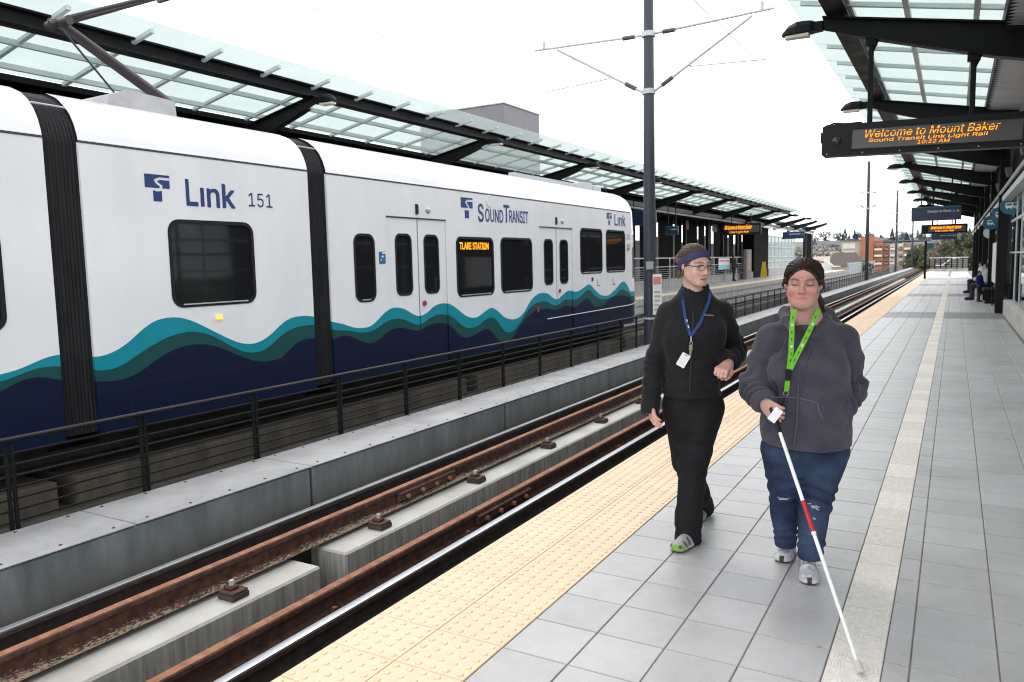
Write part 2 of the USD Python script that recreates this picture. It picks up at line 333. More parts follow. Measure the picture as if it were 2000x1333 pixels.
for x, lab in ((XN, "shiny running rail of the near track, closest to the near platform edge"), (XFAR, "shiny running rail of the near track beside the concrete cable trough")):
    t = thing("running_rail", lab, "rail", (x, 0, TOR - .152)); l, r, h = rail_meshes(x, TOR)
    part(t, "rail_web", l, rail_side); part(t, "rail_web", r, rail_side); part(t, "rail_head", h, rail_top, smooth=30)
for i, x in enumerate((-8.575, -10.08)):
    t = thing("running_rail", ("running rail of the far track nearest the black railing", "running rail of the far track below the far platform edge")[i], "rail", (x, 0, TOR - .152)); l, r, h = rail_meshes(x, TOR)
    part(t, "rail_web", l, rail_side); part(t, "rail_web", r, rail_side); part(t, "rail_head", h, rail_top, smooth=30)
# rusty restraining rails between the running rails
GX = (-3.225, -4.165)
for i, x in enumerate(GX):
    t = thing("guard_rail", ("rusty restraining rail beside the running rail nearest the platform", "rusty restraining rail with pale spatter beside the far running rail of the near track")[i], "rail", (x, 0, TOR - .152))
    l, r, h = rail_meshes(x, TOR + .012, 1.0)
    part(t, "rail_web", l, rail_side if i == 0 else rail_side); part(t, "rail_web", r, rust_spat if i else rust_dark, label="brown rail side facing the platform"); part(t, "rail_head", h, rust, smooth=30, label="orange rusty rail head")
    s = 1
    yj = 5.55 if i else 5.35
    bars_ = [bbox(x + s * .015, x + s * .048, yj - .43, yj + .43, TOR - .105, TOR - .022, .008)]
    bars_.append(bbox(x + s * .03, x + s * .060, yj - .43, yj + .43, TOR - .045, TOR - .027, .006))
    jb = part(t, "joint_bar", cat(bars_), rust_dark)
    for k in range(4):
        yy = yj - .32 + k * .213
        m = trimesh.creation.cylinder(.020, .035, sections=6); m.apply_transform(trimesh.transformations.rotation_matrix(np.pi / 2, [0, 1, 0])); m.apply_translation((x + s * .062, yy, TOR - .072))
        part(jb, "bolt", m, rust)
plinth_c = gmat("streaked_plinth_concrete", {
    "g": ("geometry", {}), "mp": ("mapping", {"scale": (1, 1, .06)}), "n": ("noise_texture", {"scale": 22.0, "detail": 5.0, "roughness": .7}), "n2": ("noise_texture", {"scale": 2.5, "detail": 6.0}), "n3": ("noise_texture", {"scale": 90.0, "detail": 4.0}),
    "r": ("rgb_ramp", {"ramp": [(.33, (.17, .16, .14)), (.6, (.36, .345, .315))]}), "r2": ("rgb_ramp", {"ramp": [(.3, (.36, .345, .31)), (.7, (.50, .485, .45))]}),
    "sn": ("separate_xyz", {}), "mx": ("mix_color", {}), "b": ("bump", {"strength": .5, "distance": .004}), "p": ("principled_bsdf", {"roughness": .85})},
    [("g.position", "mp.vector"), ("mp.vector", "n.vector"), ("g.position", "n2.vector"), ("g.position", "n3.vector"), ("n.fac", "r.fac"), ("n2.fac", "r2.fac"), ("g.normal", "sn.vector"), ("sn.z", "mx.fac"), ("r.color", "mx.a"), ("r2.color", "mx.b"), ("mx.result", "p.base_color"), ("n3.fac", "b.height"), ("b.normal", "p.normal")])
# concrete plinths between the guard rails, with a gap, and the fasteners on them
plinth_rng = [(-3, 3.88), (4.14, 13.2), (13.45, 22), (22.3, 31), (31.3, 40), (40.3, 60), (60.3, 80)]
XPL0, XPL1 = -4.22, -3.85
for k, (a, b) in enumerate(plinth_rng):
    lab = ["pale concrete plinth between the rusty rails nearest the bottom of the photo", "long pale concrete plinth between the rusty rails past the gap"][k] if k < 2 else f"concrete plinth between the rails, {['third', 'fourth', 'fifth', 'sixth', 'seventh'][k - 2]} from the camera"
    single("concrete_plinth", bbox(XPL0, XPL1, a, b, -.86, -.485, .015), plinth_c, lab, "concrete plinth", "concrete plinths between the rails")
names = ["nearest", "second", "third", "fourth", "fifth", "sixth", "seventh", "eighth", "ninth", "tenth", "eleventh", "twelfth"]
proto = None
def fastener(x, y, lab):
    t = thing("rail_fastener", lab, "rail fastener", (x, y, -.483), "rail fasteners on the plinths")
    part(t, "bearing_pad", bbox(x - .078, x + .068, y - .07, y + .07, -.483, -.447, .006), rail_side)
    part(t, "rust_plate", bbox(x - .072, x + .062, y - .065, y + .065, -.446, -.430, .006), rust_dark)
    part(t, "clip", bbox(x - .06, x + .02, y - .035, y + .035, -.427, -.405, .008), rust_dark)
    m = trimesh.creation.cylinder(.016, .035, sections=6); m.apply_translation((x - .015, y, -.39)); part(t, "bolt", m, galv)
    return t
FY = [3.23, 4.70, 6.16, 7.70, 9.24, 10.75, 12.3, 13.8, 15.3, 16.85, 18.35, 19.85]
for k in range(12):
    y = FY[k]
    if k == 0: pr = fastener(-3.985, y, "rusty rail fastener nearest the camera on the pale plinth")
    else: dup(pr, (0, y - FY[0], 0), f"rusty rail fastener, {names[k]} from the camera along the plinth", "rail fasteners on the plinths")
# bolts peeping between near guard rail and running rail
bolt_m = trimesh.creation.cylinder(.017, .05, sections=8)
for k, (u, v) in enumerate(((650, 1198), (917, 1048), (1217, 878))):
    p = onZ(u, v, -.40); m = bolt_m.copy(); m.apply_translation((-3.10, p[1], -.385))
    single("track_bolt", cat([m, box(-3.13, -3.07, p[1] - .04, p[1] + .04, -.43, -.408)]), rust_dark, f"rusty bolt head between the paired rails, {names[k]} to the camera", "bolt", "bolts between the paired rails")
# near rails sit on a dark concrete bed
single("rail_plinth", box(XN - .5, XN + .38, -4, 124, -.86, TOR - .155), conc_dark, "dark concrete strip under the rails next to the platform", "concrete plinth")
single("rail_plinth", box(XFAR - .30, -4.225, -4, 124, -.86, TOR - .155), conc_dark, "dark concrete strip under the rails next to the cable trough", "concrete plinth")

# ---------------------------------------------------------------- concrete cable trough with checker plate covers
trough_side = gmat("grey_trough_steel_side", {
    "g": ("geometry", {}), "mp": ("mapping", {"scale": (1, 1, .25)}), "n": ("noise_texture", {"scale": 4.5, "detail": 7.0, "roughness": .65}), "n2": ("noise_texture", {"scale": 1.0, "detail": 3.0}),
    "r": ("rgb_ramp", {"ramp": [(.3, (.10, .115, .122)), (.5, (.165, .185, .192)), (.75, (.25, .27, .275))]}),
    "sx": ("separate_xyz", {}), "h": ("map_range", {"from_min": -.42, "from_max": -.2, "to_min": .55, "to_max": 0, "clamp": True}), "mx": ("mix_color", {"b": (.13, .115, .085)}),
    "p": ("principled_bsdf", {"roughness": .45, "metallic": .25})},
    [("g.position", "mp.vector"), ("mp.vector", "n.vector"), ("n.fac", "r.fac"), ("r.color", "mx.a"), ("g.position", "sx.vector"), ("sx.z", "h.value"), ("h.result", "mx.fac"), ("mx.result", "p.base_color")])
plate = gmat("checker_plate", {
    "g": ("geometry", {}), "mp": ("mapping", {"rotation": (0, 0, .785), "scale": (1, 1, 1)}), "ck": ("checker_texture", {"scale": 38.0}), "w": ("wave_texture", {"scale": 26.0, "bands_direction": "x", "wave_type": "bands"}),
    "n": ("noise_texture", {"scale": 2.2, "detail": 7.0, "roughness": .62}), "r": ("rgb_ramp", {"ramp": [(.3, (.29, .29, .295)), (.68, (.46, .46, .465))]}),
    "b": ("bump", {"strength": .9, "distance": .004}), "mx": ("mix_color", {"blend_type": "multiply", "fac": .3}), "p": ("principled_bsdf", {"roughness": .5, "metallic": .3})},
    [("g.position", "mp.vector"), ("mp.vector", "w.vector"), ("mp.vector", "ck.vector"), ("w.fac", "b.height"), ("b.normal", "p.normal"), ("g.position", "n.vector"), ("n.fac", "r.fac"), ("r.color", "mx.a"), ("w.color", "mx.b"), ("mx.result", "p.base_color")])
XT0, XT1, ZT = -5.44, -4.80, -.085
tj = onX(605, 905, XT1)[1]
L = 3.34
for k in range(-1, 8):
    a, b = tj + (k - 1) * L + .03, tj + k * L
    nm = ["nearest the camera", "second from the camera", "third from the camera", "fourth from the camera", "fifth from the camera", "sixth from the camera"]
    lab = ("" if k < 7 else "far ") + "grey cable trough section with checker plate lid, " + ("bottom left corner of the photo" if k < 1 else "bottom left, " + nm[k - 1] if k < 2 else "" + (nm[k - 1] if k < 7 else "number %d along the row" % k))
    if k == -1: lab = "grey cable trough section running out of the left edge of the photo"
    t = thing("cable_trough", lab, "cable trough", ((XT0 + XT1) / 2, (a + b) / 2, -.86), "cable trough sections in a row between the tracks")
    part(t, "trough_body", bbox(XT0 + .02, XT1, a, b, -.85, ZT - .012, .012), trough_side)
    np_ = 2
    for q in range(np_):
        c0, c1 = a + q * (b - a + .03) / np_ + .004, a + (q + 1) * (b - a + .03) / np_ - .006
        pl = part(t, "cover_plate", bbox(XT0, XT1 + .006, c0, c1, ZT - .010, ZT, .003), plate)
        if k < 7:
            ms = []
            for sx_ in (XT0 + .05, XT1 - .06):
                for j in range(5):
                    m = trimesh.creation.cylinder(.011, .006, sections=8); m.apply_translation((sx_, c0 + .12 + j * (c1 - c0 - .24) / 4, ZT + .002)); ms.append(m)
            for m in ms: part(pl, "screw", m, rust_dark)

t = thing("cable_trough", "long distant stretch of grey cable trough running on towards the hillside", "cable trough", ((XT0 + XT1) / 2, tj + 7 * L, -.86))
part(t, "trough_body", bbox(XT0 + .02, XT1, tj + 7 * L + .03, 118, -.85, ZT - .012, .012), trough_side)
for q in range(50): part(t, "cover_plate", box(XT0, XT1 + .006, tj + 7 * L + .03 + q * 1.85, tj + 7 * L + 1.87 + q * 1.85, ZT - .010, ZT), plate)

# ---------------------------------------------------------------- black railing along the trough
XR, ZR = -5.50, .535
def fence(name, lab, ys, y0, y1):
    t = thing(name, lab, "railing", (XR, y0, -.10))
    for y in ys:
        part(t, "post", cat([bbox(XR - .012, XR + .012, y - .030, y - .008, -.3, ZR - .02, .003), bbox(XR - .012, XR + .012, y + .008, y + .030, -.3, ZR - .02, .003)]), black_steel)
    part(t, "top_rail", bbox(XR - .028, XR + .028, y0, y1, ZR - .03, ZR, .008), black_steel)
    for k in range(7):
        z = -.045 + k * .078
        part(t, "bar", tube([(XR + .002, y0, z), (XR + .002, y1, z)], .0085, 6), black_steel, smooth=50)
    return t
yp = [2.70 if k == -2 else 4.805 + 1.116 * k for k in range(-6, 9)] + [14.55]
fence("track_railing", "black steel railing with horizontal bars between trough and train", yp, -3.0, 14.85)
fence("track_railing", "black railing between the tracks beyond the catenary pole", [16.0 + 1.116 * k for k in range(92)], 15.75, 118)
# ================================================================ light rail train
TEAL=[(3.91,0.67),(4.08,0.695),(4.26,0.755),(4.46,0.805),(4.67,0.782),(4.87,0.724),(5.02,0.742),(5.24,0.829),(5.48,1.002),(5.67,1.085),(5.86,1.095),(6.06,1.053),(6.31,0.934),(6.6,0.784),(6.85,0.678),(7.02,0.653),(7.21,0.69),(7.41,0.794),(7.58,0.905),(7.75,0.96),(7.96,0.966),(8.15,0.94),(8.55,0.831),(8.76,0.787),(8.55,0.839),(8.78,0.772),(9.1,0.691),(9.35,0.684),(9.53,0.756),(9.77,0.9),(10.0,0.96),(10.24,0.939),(10.44,0.857),(10.69,0.763),(10.9,0.795),(11.12,0.909),(11.4,0.958),(11.63,0.929),(11.92,0.795),(12.23,0.645),(12.48,0.61),(12.81,0.703),(13.09,0.78),(13.37,0.668),(13.65,0.518),(14.03,0.472),(14.35,0.546),(14.77,0.854),(15.2,0.974),(15.55,0.959),(15.82,0.843),(16.05,0.781),(16.29,0.863),(16.69,0.974),(17.09,0.923),(17.52,1.008),(17.85,1.087),(18.19,0.937),(18.65,0.763),(19.01,0.737),(19.52,0.861),(20.19,1.086),(20.73,0.735)]
GREEN=[(3.91,0.594),(4.04,0.629),(4.18,0.673),(4.34,0.695),(4.45,0.685),(4.66,0.649),(4.86,0.584),(5.01,0.568),(5.14,0.588),(5.34,0.685),(5.58,0.795),(5.82,0.877),(6.07,0.905),(6.28,0.869),(6.54,0.743),(6.78,0.607),(7.01,0.536),(7.23,0.553),(7.43,0.669),(7.67,0.784),(7.95,0.825),(8.14,0.823),(8.55,0.723),(8.84,0.685),(8.54,0.716),(8.77,0.685),(9.05,0.633),(9.35,0.607),(9.62,0.677),(9.85,0.762),(10.14,0.771),(10.38,0.707),(10.63,0.62),(10.78,0.63),(11.0,0.709),(11.28,0.763),(11.62,0.721),(11.91,0.559),(12.21,0.432),(12.47,0.428),(12.81,0.543),(13.08,0.585),(13.29,0.508),(13.5,0.307),(13.71,0.213),(13.94,0.231),(14.26,0.397),(14.59,0.628),(15.01,0.762),(15.45,0.779),(15.81,0.677),(16.04,0.642),(16.48,0.768),(17.09,0.737),(17.52,0.874),(17.85,0.951),(18.18,0.775),(18.77,0.653),(19.39,0.695),(20.05,0.865),(20.73,0.683)]
NAVY=[(3.9,0.489),(4.0,0.545),(4.11,0.592),(4.25,0.604),(4.35,0.585),(4.44,0.545),(4.65,0.506),(4.85,0.471),(5.0,0.442),(5.17,0.441),(5.39,0.503),(5.63,0.63),(5.88,0.721),(6.11,0.741),(6.29,0.727),(6.5,0.666),(6.78,0.532),(7.01,0.438),(7.25,0.392),(7.51,0.411),(7.72,0.552),(7.93,0.633),(8.13,0.627),(8.54,0.581),(8.75,0.618),(8.53,0.563),(8.73,0.612),(8.89,0.597),(9.13,0.491),(9.38,0.423),(9.61,0.473),(9.84,0.584),(10.13,0.614),(10.42,0.565),(10.67,0.513),(10.94,0.585),(11.27,0.608),(11.56,0.569),(11.84,0.378),(12.14,0.248),(12.46,0.288),(12.87,0.378),(13.07,0.306),(13.27,0.123),(13.41,0.065),(13.82,0.041),(14.1,0.237),(14.5,0.457),(15.01,0.602),(15.53,0.61),(15.99,0.54),(16.48,0.63),(16.98,0.558),(17.29,0.615),(17.73,0.751),(18.17,0.497),(18.64,0.479),(19.26,0.677),(19.91,0.72),(20.59,0.612)]
def _curve(P):
    P = sorted([q for q in P if not (8.5 < q[0] < 8.8 and False)]); ys = np.array([q[0] for q in P]); zs = np.array([q[1] for q in P])
    keep = np.concatenate([[True], np.diff(ys) > .03]); ys, zs = ys[keep], zs[keep]
    from scipy.interpolate import PchipInterpolator, make_interp_spline
    g = np.arange(ys[0], ys[-1], .02); v = np.interp(g, ys, zs)
    s = PchipInterpolator(ys, zs)(g)
    from scipy.ndimage import gaussian_filter1d
    s = gaussian_filter1d(s, 4, mode="nearest")
    # left of the frame the pattern goes on as a mirror image
    gl = np.arange(-9.0, ys[0], .02); return np.concatenate([gl, g]), np.concatenate([np.interp(2 * ys[0] - gl, g, s), s])
WT, WG, WN = _curve(TEAL), _curve(GREEN), _curve(NAVY)
def below(Wv, y0, y1, ext=None):
    g, s = Wv; m = (g > y0) & (g < y1); P = [(y0, np.interp(y0, g, s))] + list(zip(g[m], s[m])) + [(y1, np.interp(y1, g, s))]
    return Polygon([(y0, -3)] + P + [(y1, -3)]).buffer(0)
train_white = pm("train_white_paint", C(.70, .705, .72), .22, .035, 1.6, 6, coat=.6, stretch=(1, 1, .3), bump=.0012, bscale=1.1)
train_teal = pm("train_teal_paint", C(.002, .20, .26), .35, .03, 2, coat=.15, spec=.3)
train_green = pm("train_dark_green_paint", C(.006, .045, .044), .38, .03, 2, coat=.1, spec=.25)
train_navy = pm("train_navy_paint", C(.0015, .0045, .018), .4, .05, 2, coat=.1, spec=.2)
logo_blue = pm("logo_navy_blue", C(.012, .035, .13), .4, .02, 2)
seal = pm("black_rubber_seal", C(.004, .004, .0045), .55, .2, 8, spec=.3)
bellows = gmat("black_bellows", {"g": ("geometry", {}), "mp": ("mapping", {"scale": (1, 1, .05)}), "n": ("noise_texture", {"scale": 30.0, "detail": 3.0}), "r": ("rgb_ramp", {"ramp": [(.35, (.004, .004, .005)), (.7, (.014, .013, .015))]}), "p": ("principled_bsdf", {"roughness": .5, "specular_ior_level": .22})},
               [("g.position", "mp.vector"), ("mp.vector", "n.vector"), ("n.fac", "r.fac"), ("r.color", "p.base_color")])
dark_glass = gmat("dark_train_glass", {"p": ("principled_bsdf", {"base_color": (.006, .006, .007), "roughness": .04, "specular_ior_level": .34})}, [])
led_amber = gmat("amber_led", {"e": ("emission", {"color": (1.0, .36, .02), "strength": 1.0})}, [], surface="e.emission")
groove = pm("dark_panel_groove", C(.04, .04, .045), .7, .1, 3)
lamp_amber = gmat("lit_amber_marker", {"e": ("emission", {"color": (1.0, .42, .05), "strength": 1.1})}, [], surface="e.emission")
red_btn = pm("dull_red_button", C(.25, .03, .035), .4, .1, 5)
chrome = pm("brushed_nose_trim", C(.45, .46, .48), .3, .1, 6, metal=.6)

XS = -8.0; HW = 1.325; XC = XS - HW; ZB, ZC = -.13, 3.01
TH = .035                                         # thickness of the side skin
PROF = [(0, ZC), (.012, ZC + .07), (.05, ZC + .18), (.11, ZC + .29), (.20, ZC + .39), (.33, ZC + .48), (.52, ZC + .555), (.80, ZC + .605), (HW, ZC + .63)]
WIN = {  # Y0, Z0, Y1, Z1
    "left": [(2.10, 1.08, 4.02, 2.10), (-.6, 1.08, 1.3, 2.10)],
    "mid": [(5.86, 1.195, 7.13, 2.245)],
    "right": [(9.07, 1.085, 9.57, 2.155), (11.875, 1.03, 13.22, 2.165), (13.485, 1.035, 14.845, 2.18), (17.33, 1.345, 18.715, 2.487), (18.955, 1.35, 20.325, 2.487)]}
DOORS = {"left": [(-4.0, -2.33)], "mid": [], "right": [(9.88, 11.57), (15.20, 16.895)]}
DWIN = [(.205, .43), (.0, .0)]
train = thing("light_rail_train", "white articulated light rail train with teal and navy wave stripes", "train", (XC, 8, TOR))
def rr(w, r=.15): return rrect(w[0], w[1], w[2], w[3], r)
def win(parent, w, xs, r=.15, led=None):
    fr = rr(w, r); ring = fr.difference(fr.buffer(-.045))
    p = part(parent, "window", yz(ring, xs - .03, xs + .006), seal, label="black rounded window frame")
    part(p, "pane", yz(fr.buffer(-.02), xs - .03, xs - .012), dark_glass)
    part(p, "sill", yz(sbox(w[0] + r, w[1] + .03, w[2] - r, w[1] + .045), xs + .0061, xs + .012), galv)
    return p
def side(parent, y0, y1, mod):
    skin = rrect(y0, ZB, y1, ZC, .02); openings = []
    for w in WIN[mod]: openings.append(rr(w))
    for a, b in DOORS[mod]: openings.append(sbox(a, ZB - .1, b, 2.445))
    skin = skin.difference(unary_union(openings)) if openings else skin
    def layers(parent, poly, xa, xb, name):
        t, g, n = (below(W_, y0 - .01, y1 + .01) for W_ in (WT, WG, WN))
        for nm, pl, mt in ((name, poly.difference(t), train_white), (name + "_teal_wave", poly.intersection(t).difference(g), train_teal),
                           (name + "_green_wave", poly.intersection(g).difference(n), train_green), (name + "_navy_skirt", poly.intersection(n), train_navy)):
            m = yz(pl, xa, xb)
            if m is not None: part(parent, nm, m, mt)
    layers(parent, skin, XS - TH, XS, "side_panel")
    for w in WIN[mod]: win(parent, w, XS)
    for a, b in DOORS[mod]:
        mid = (a + b) / 2
        for lo, hi in ((a + .012, mid - .008), (mid + .008, b - .012)):
            d = thing_part(parent, "door"); leaf = sbox(lo, ZB, hi, 2.435)
            wc = (lo + hi) / 2 + (.02 if lo < mid - .1 else -.03); dw = (wc - .225, 1.14, wc + .225, 2.18)
            layers(d, leaf.difference(rr(dw, .13)), XS - .045, XS - .014, "door_leaf")
            fr = rr(dw, .13); part(d, "window_frame", yz(fr.difference(fr.buffer(-.04)), XS - .045, XS - .006), seal)
            part(d, "pane", yz(fr.buffer(-.02), XS - .045, XS - .026), dark_glass)
        part(parent, "door_seal", box(XS - .05, XS - .012, mid - .008, mid + .008, ZB, 2.435), seal)
        part(parent, "door_header", box(XS - .03, XS + .004, a - .01, b + .01, 2.44, 2.456), groove)
        part(parent, "door_lamp", hull([(XS + q[0], mid - .02 + q[1], 2.60 + q[2]) for q in ((0, -.035, -.09), (0, .035, -.09), (0, .035, .09), (0, -.035, .09), (.03, -.025, -.07), (.03, .025, -.07), (.03, .025, .07), (.03, -.025, .07))]), seal)
        m = trimesh.creation.icosphere(2, .075); m.apply_scale((.4, 1, .75)); m.apply_translation((XS, mid + .31, 2.60)); part(parent, "door_camera", m, chrome, smooth=True)
        m = trimesh.creation.cylinder(.045, .03, sections=16); m.apply_transform(trimesh.transformations.rotation_matrix(np.pi / 2, [0, 1, 0])); m.apply_translation((XS + .0, mid + .13, .985)); part(parent, "door_button", m, red_btn)
def thing_part(parent, name):
    path = numbered(parent, name); UsdGeom.Xform.Define(stage, path); return path
def roof(parent, y0, y1, n=14):
    prof = [(XS - a, b) for a, b in PROF]; prof += [(2 * XC - a, b) for a, b in prof[::-1][1:]]
    part(parent, "roof", strip(prof, np.linspace(y0, y1, n)), train_white, smooth=40)
    part(parent, "roof_seam", box(XS - .02, XS + .004, y0, y1, ZC - .012, ZC + .012), groove)
    for k, yy in enumerate((y0, y1)):
        P = Polygon([(x, z) for x, z in prof] + [(2 * XC - XS, ZB), (XS - TH, ZB)]).buffer(0)
        part(parent, "end_wall", xz(P.buffer(-.015), yy - .01 if k else yy + .004, yy - .004 if k else yy + .01), seal)
    part(parent, "far_side", box(2 * XC - XS, 2 * XC - XS + .03, y0, y1, ZB, ZC), train_white)
MODS = {"left": (-8.6, 4.50), "mid": (4.865, 8.165), "right": (8.54, 20.72)}
for mod, (a, b) in MODS.items():
    side(train, a, b, mod); roof(train, a, b)
    part(train, "underframe", box(XC - 1.15, XC + 1.15, a + .1, b - .1, ZB - .12, ZB + .02), seal)
# bellows: ridged, slightly narrower than the bodies
for y0, y1 in ((4.50, 4.865), (8.165, 8.54)):
    prof = [(XS - .035, ZB + .05)] + [(XS - a - .035, b - .02) for a, b in PROF]; prof += [(2 * XC - a, b) for a, b in prof[::-1][1:]]
    P = np.array(prof); c = np.array([XC, 1.6]); ys = np.linspace(y0 + .003, y1 - .003, 19); v, f = [], []; n = len(P)
    for i, yy in enumerate(ys):
        s = np.array([.011 if i % 2 else 0]); q = P.copy(); q[:, 0] -= np.sign(P[:, 0] - XC) * s * (abs(P[:, 0] - XC) > .3); q[:, 1] -= s * (P[:, 1] > ZC)
        v += [(x, yy, z) for x, z in q]
    for i in range(len(ys) - 1):
        for j in range(n - 1): f.append([i * n + j, i * n + j + 1, (i + 1) * n + j + 1, (i + 1) * n + j])
    bl = part(train, "bellows", (np.array(v), np.array(f)), bellows)
    part(bl, "bellows_rail", tube([(XS - .175, y0 + .005, ZC + .36), (XS - .175, y1 - .005, ZC + .36)], .012, 6), galv)
# nose
ys = np.linspace(0, 1, 15); zs = np.concatenate([[ZB, .05, .25], np.linspace(.4, ZC, 22), [b for a, b in PROF[1:]]])
def nose_pt(s, z, sgn):
    zi = np.interp(z, [ZC] + [b for a, b in PROF[1:]], [0] + [a for a, b in PROF[1:]]) if z > ZC else 0.0
    lean = max(z - 1.3, 0) ** 2 * .17 + max(.5 - z, 0) * .12
    Ln = 1.06 - lean * .75; w = HW - zi
    ang = s * np.pi / 2; wf = w * (1 - .40 * (1 - np.cos(ang)) ** 1.0 * 1.0)
    # super-elliptic plan: side -> front
    x = w * max(np.cos(ang), 0) ** .52; y = Ln * np.sin(ang) ** .9
    return np.array([XC + sgn * x, 20.72 + max(y, 0), z])
NV = {}
buckets = {"white": [], "teal": [], "green": [], "navy": [], "screen": []}
for sgn in (1, -1):
    S = np.linspace(0, 1, 25)
    for i in range(len(zs) - 1):
        for j in range(len(S) - 1):
            q = [nose_pt(S[j], zs[i], sgn), nose_pt(S[j + 1], zs[i], sgn), nose_pt(S[j + 1], zs[i + 1], sgn), nose_pt(S[j], zs[i + 1], sgn)]
            zc = (zs[i] + zs[i + 1]) / 2; sc = (S[j] + S[j + 1]) / 2
            if sgn < 0: q = q[::-1]
            wob = .735 + .38 * sc
            b_ = "navy" if zc < .55 + .25 * sc else "green" if zc < .66 + .25 * sc else "teal" if zc < .72 + .36 * sc else "white"
            if 1.20 < zc < 2.35 and .10 < sc < .36: b_ = "screen"
            if 1.10 < zc < 2.75 and sc > .50: b_ = "screen"
            buckets[b_].append(q)
for nm, mt, pn in (("white", train_white, "nose"), ("teal", train_teal, "nose_teal_wave"), ("green", train_green, "nose_green_wave"), ("navy", train_navy, "nose_skirt"), ("screen", dark_glass, "windscreen")):
    Q = np.array(buckets[nm]).reshape(-1, 3); m = trimesh.Trimesh(Q, np.arange(len(Q)).reshape(-1, 4)[:, [0, 1, 2]].tolist() + np.arange(len(Q)).reshape(-1, 4)[:, [0, 2, 3]].tolist(), process=False)
    m.merge_vertices(); part(train, pn, m, mt, smooth=35)
for z0, z1 in ((.02, .28), (.42, .62), (.72, .80)):
    q = nose_pt(.30, (z0 + z1) / 2, 1)
    part(train, "headlight", hull([q + np.array(d) for d in ((0, -.04, -(z1 - z0) / 2), (.03, -.03, -(z1 - z0) / 2.2), (0, .06, -(z1 - z0) / 2), (0, -.04, (z1 - z0) / 2), (.03, -.03, (z1 - z0) / 2.2), (0, .06, (z1 - z0) / 2))]), chrome)
part(train, "mirror_camera", bbox(XS, XS + .05, 20.47, 20.62, 1.98, 2.14, .01), galv)
part(train, "nose_trim", tube([(XS + .01, 15.5, .37), (XS + .012, 20.6, .40), nose_pt(.12, .42, 1) + (.02, 0, 0), nose_pt(.34, .45, 1) + (.02, .01, 0)], .012, 6), chrome)
# lettering and emblem
def emblem(y, z, h):
    w = h * 1.05
    bar_ = sbox(0, h * .50, w, h); stem = sbox(w * .31, 0, w * .66, h * .40)
    s1 = LineString([(w * .98, h * .86), (w * .60, h * .86), (w * .42, h * .78), (w * .50, h * .68), (w * .66, h * .58), (w * .60, h * .44), (w * .44, h * .42)]).buffer(h * .05)
    g = unary_union([bar_.difference(s1), stem.difference(s1)])
    from shapely.affinity import translate
    return yz(translate(g, y, z), XS + .001, XS + .0035)
def lettering(parent, name, txt, y, z, h, width, bold=False):
    part(parent, name, text_on(txt, h, .0025, (XS + .001, y, z), (0, 1, 0), (0, 0, 1), (1, 0, 0), bold, width), logo_blue)
for y, z, h in ((5.605, 2.44, .305), (12.08, 2.51, .385), (19.03, 2.61, .32)): part(train, "emblem", emblem(y, z, h), logo_blue)
lettering(train, "lettering", "L", 6.14, 2.42, .30, .17, True); lettering(train, "lettering", "\u0131nk", 6.345, 2.42, .285, .52, True)
lettering(train, "lettering", "151", 7.085, 2.455, .175, .40)
lettering(train, "lettering", "S", 12.665, 2.47, .33, .21, True); lettering(train, "lettering", "OUND", 12.93, 2.48, .24, .70, True)
lettering(train, "lettering", "T", 13.64, 2.49, .34, .24, True); lettering(train, "lettering", "RANSIT", 13.87, 2.50, .24, .82, True)
lettering(train, "lettering", "L\u0131nk", 19.56, 2.62, .29, .80, True)
lettering(train, "lettering", "151", 20.45, 2.26, .13, .22)
# small fittings
part(train, "marker_lamp", bbox(XS, XS + .03, 6.465, 6.555, 1.02, 1.07, .008), lamp_amber, label="lit amber side lamp")
part(train, "access_sticker", box(XS + .001, XS + .003, 9.665, 9.83, 1.68, 1.875), pm("blue_sticker", C(.02, .12, .26), .4))
part(train, "access_symbol", cat([box(XS + .003, XS + .004, 9.71 + .02 * k, 9.73 + .05 * k, 1.73 + .055 * k, 1.755 + .055 * k) for k in range(3)]), white_paint)
part(train, "destination_text", text_on("TLAKE STATION", .125, .002, (XS - .0115, 12.02, 1.93), (0, 1, 0), (0, 0, 1), (1, 0, 0), True, 1.03), led_amber, label="amber destination lettering inside the window")
part(train, "hatch", yz(sbox(5.25, .02, 7.85, .36).difference(sbox(5.262, .032, 7.838, .348)), XS + .0005, XS + .003), seal)
for yy in (18.35, 19.4): part(train, "step_mark", cat([box(XS + .001, XS + .004, yy, yy + .02, 1.02, 1.20), box(XS + .001, XS + .004, yy, yy + .17, 1.02, 1.04)]), groove)
part(train, "side_button", bbox(XS, XS + .02, 18.0, 18.08, 1.16, 1.25, .006), seal)
part(train, "side_button", bbox(XS, XS + .02, 15.0, 15.09, .55, .68, .006), red_btn)
m = trimesh.creation.cylinder(.12, .012, sections=24); m.apply_transform(trimesh.transformations.rotation_matrix(np.pi / 2, [0, 1, 0])); m.apply_translation((XS + .006, 13.10, 2.885)); part(train, "round_cover", m, train_white, smooth=30)
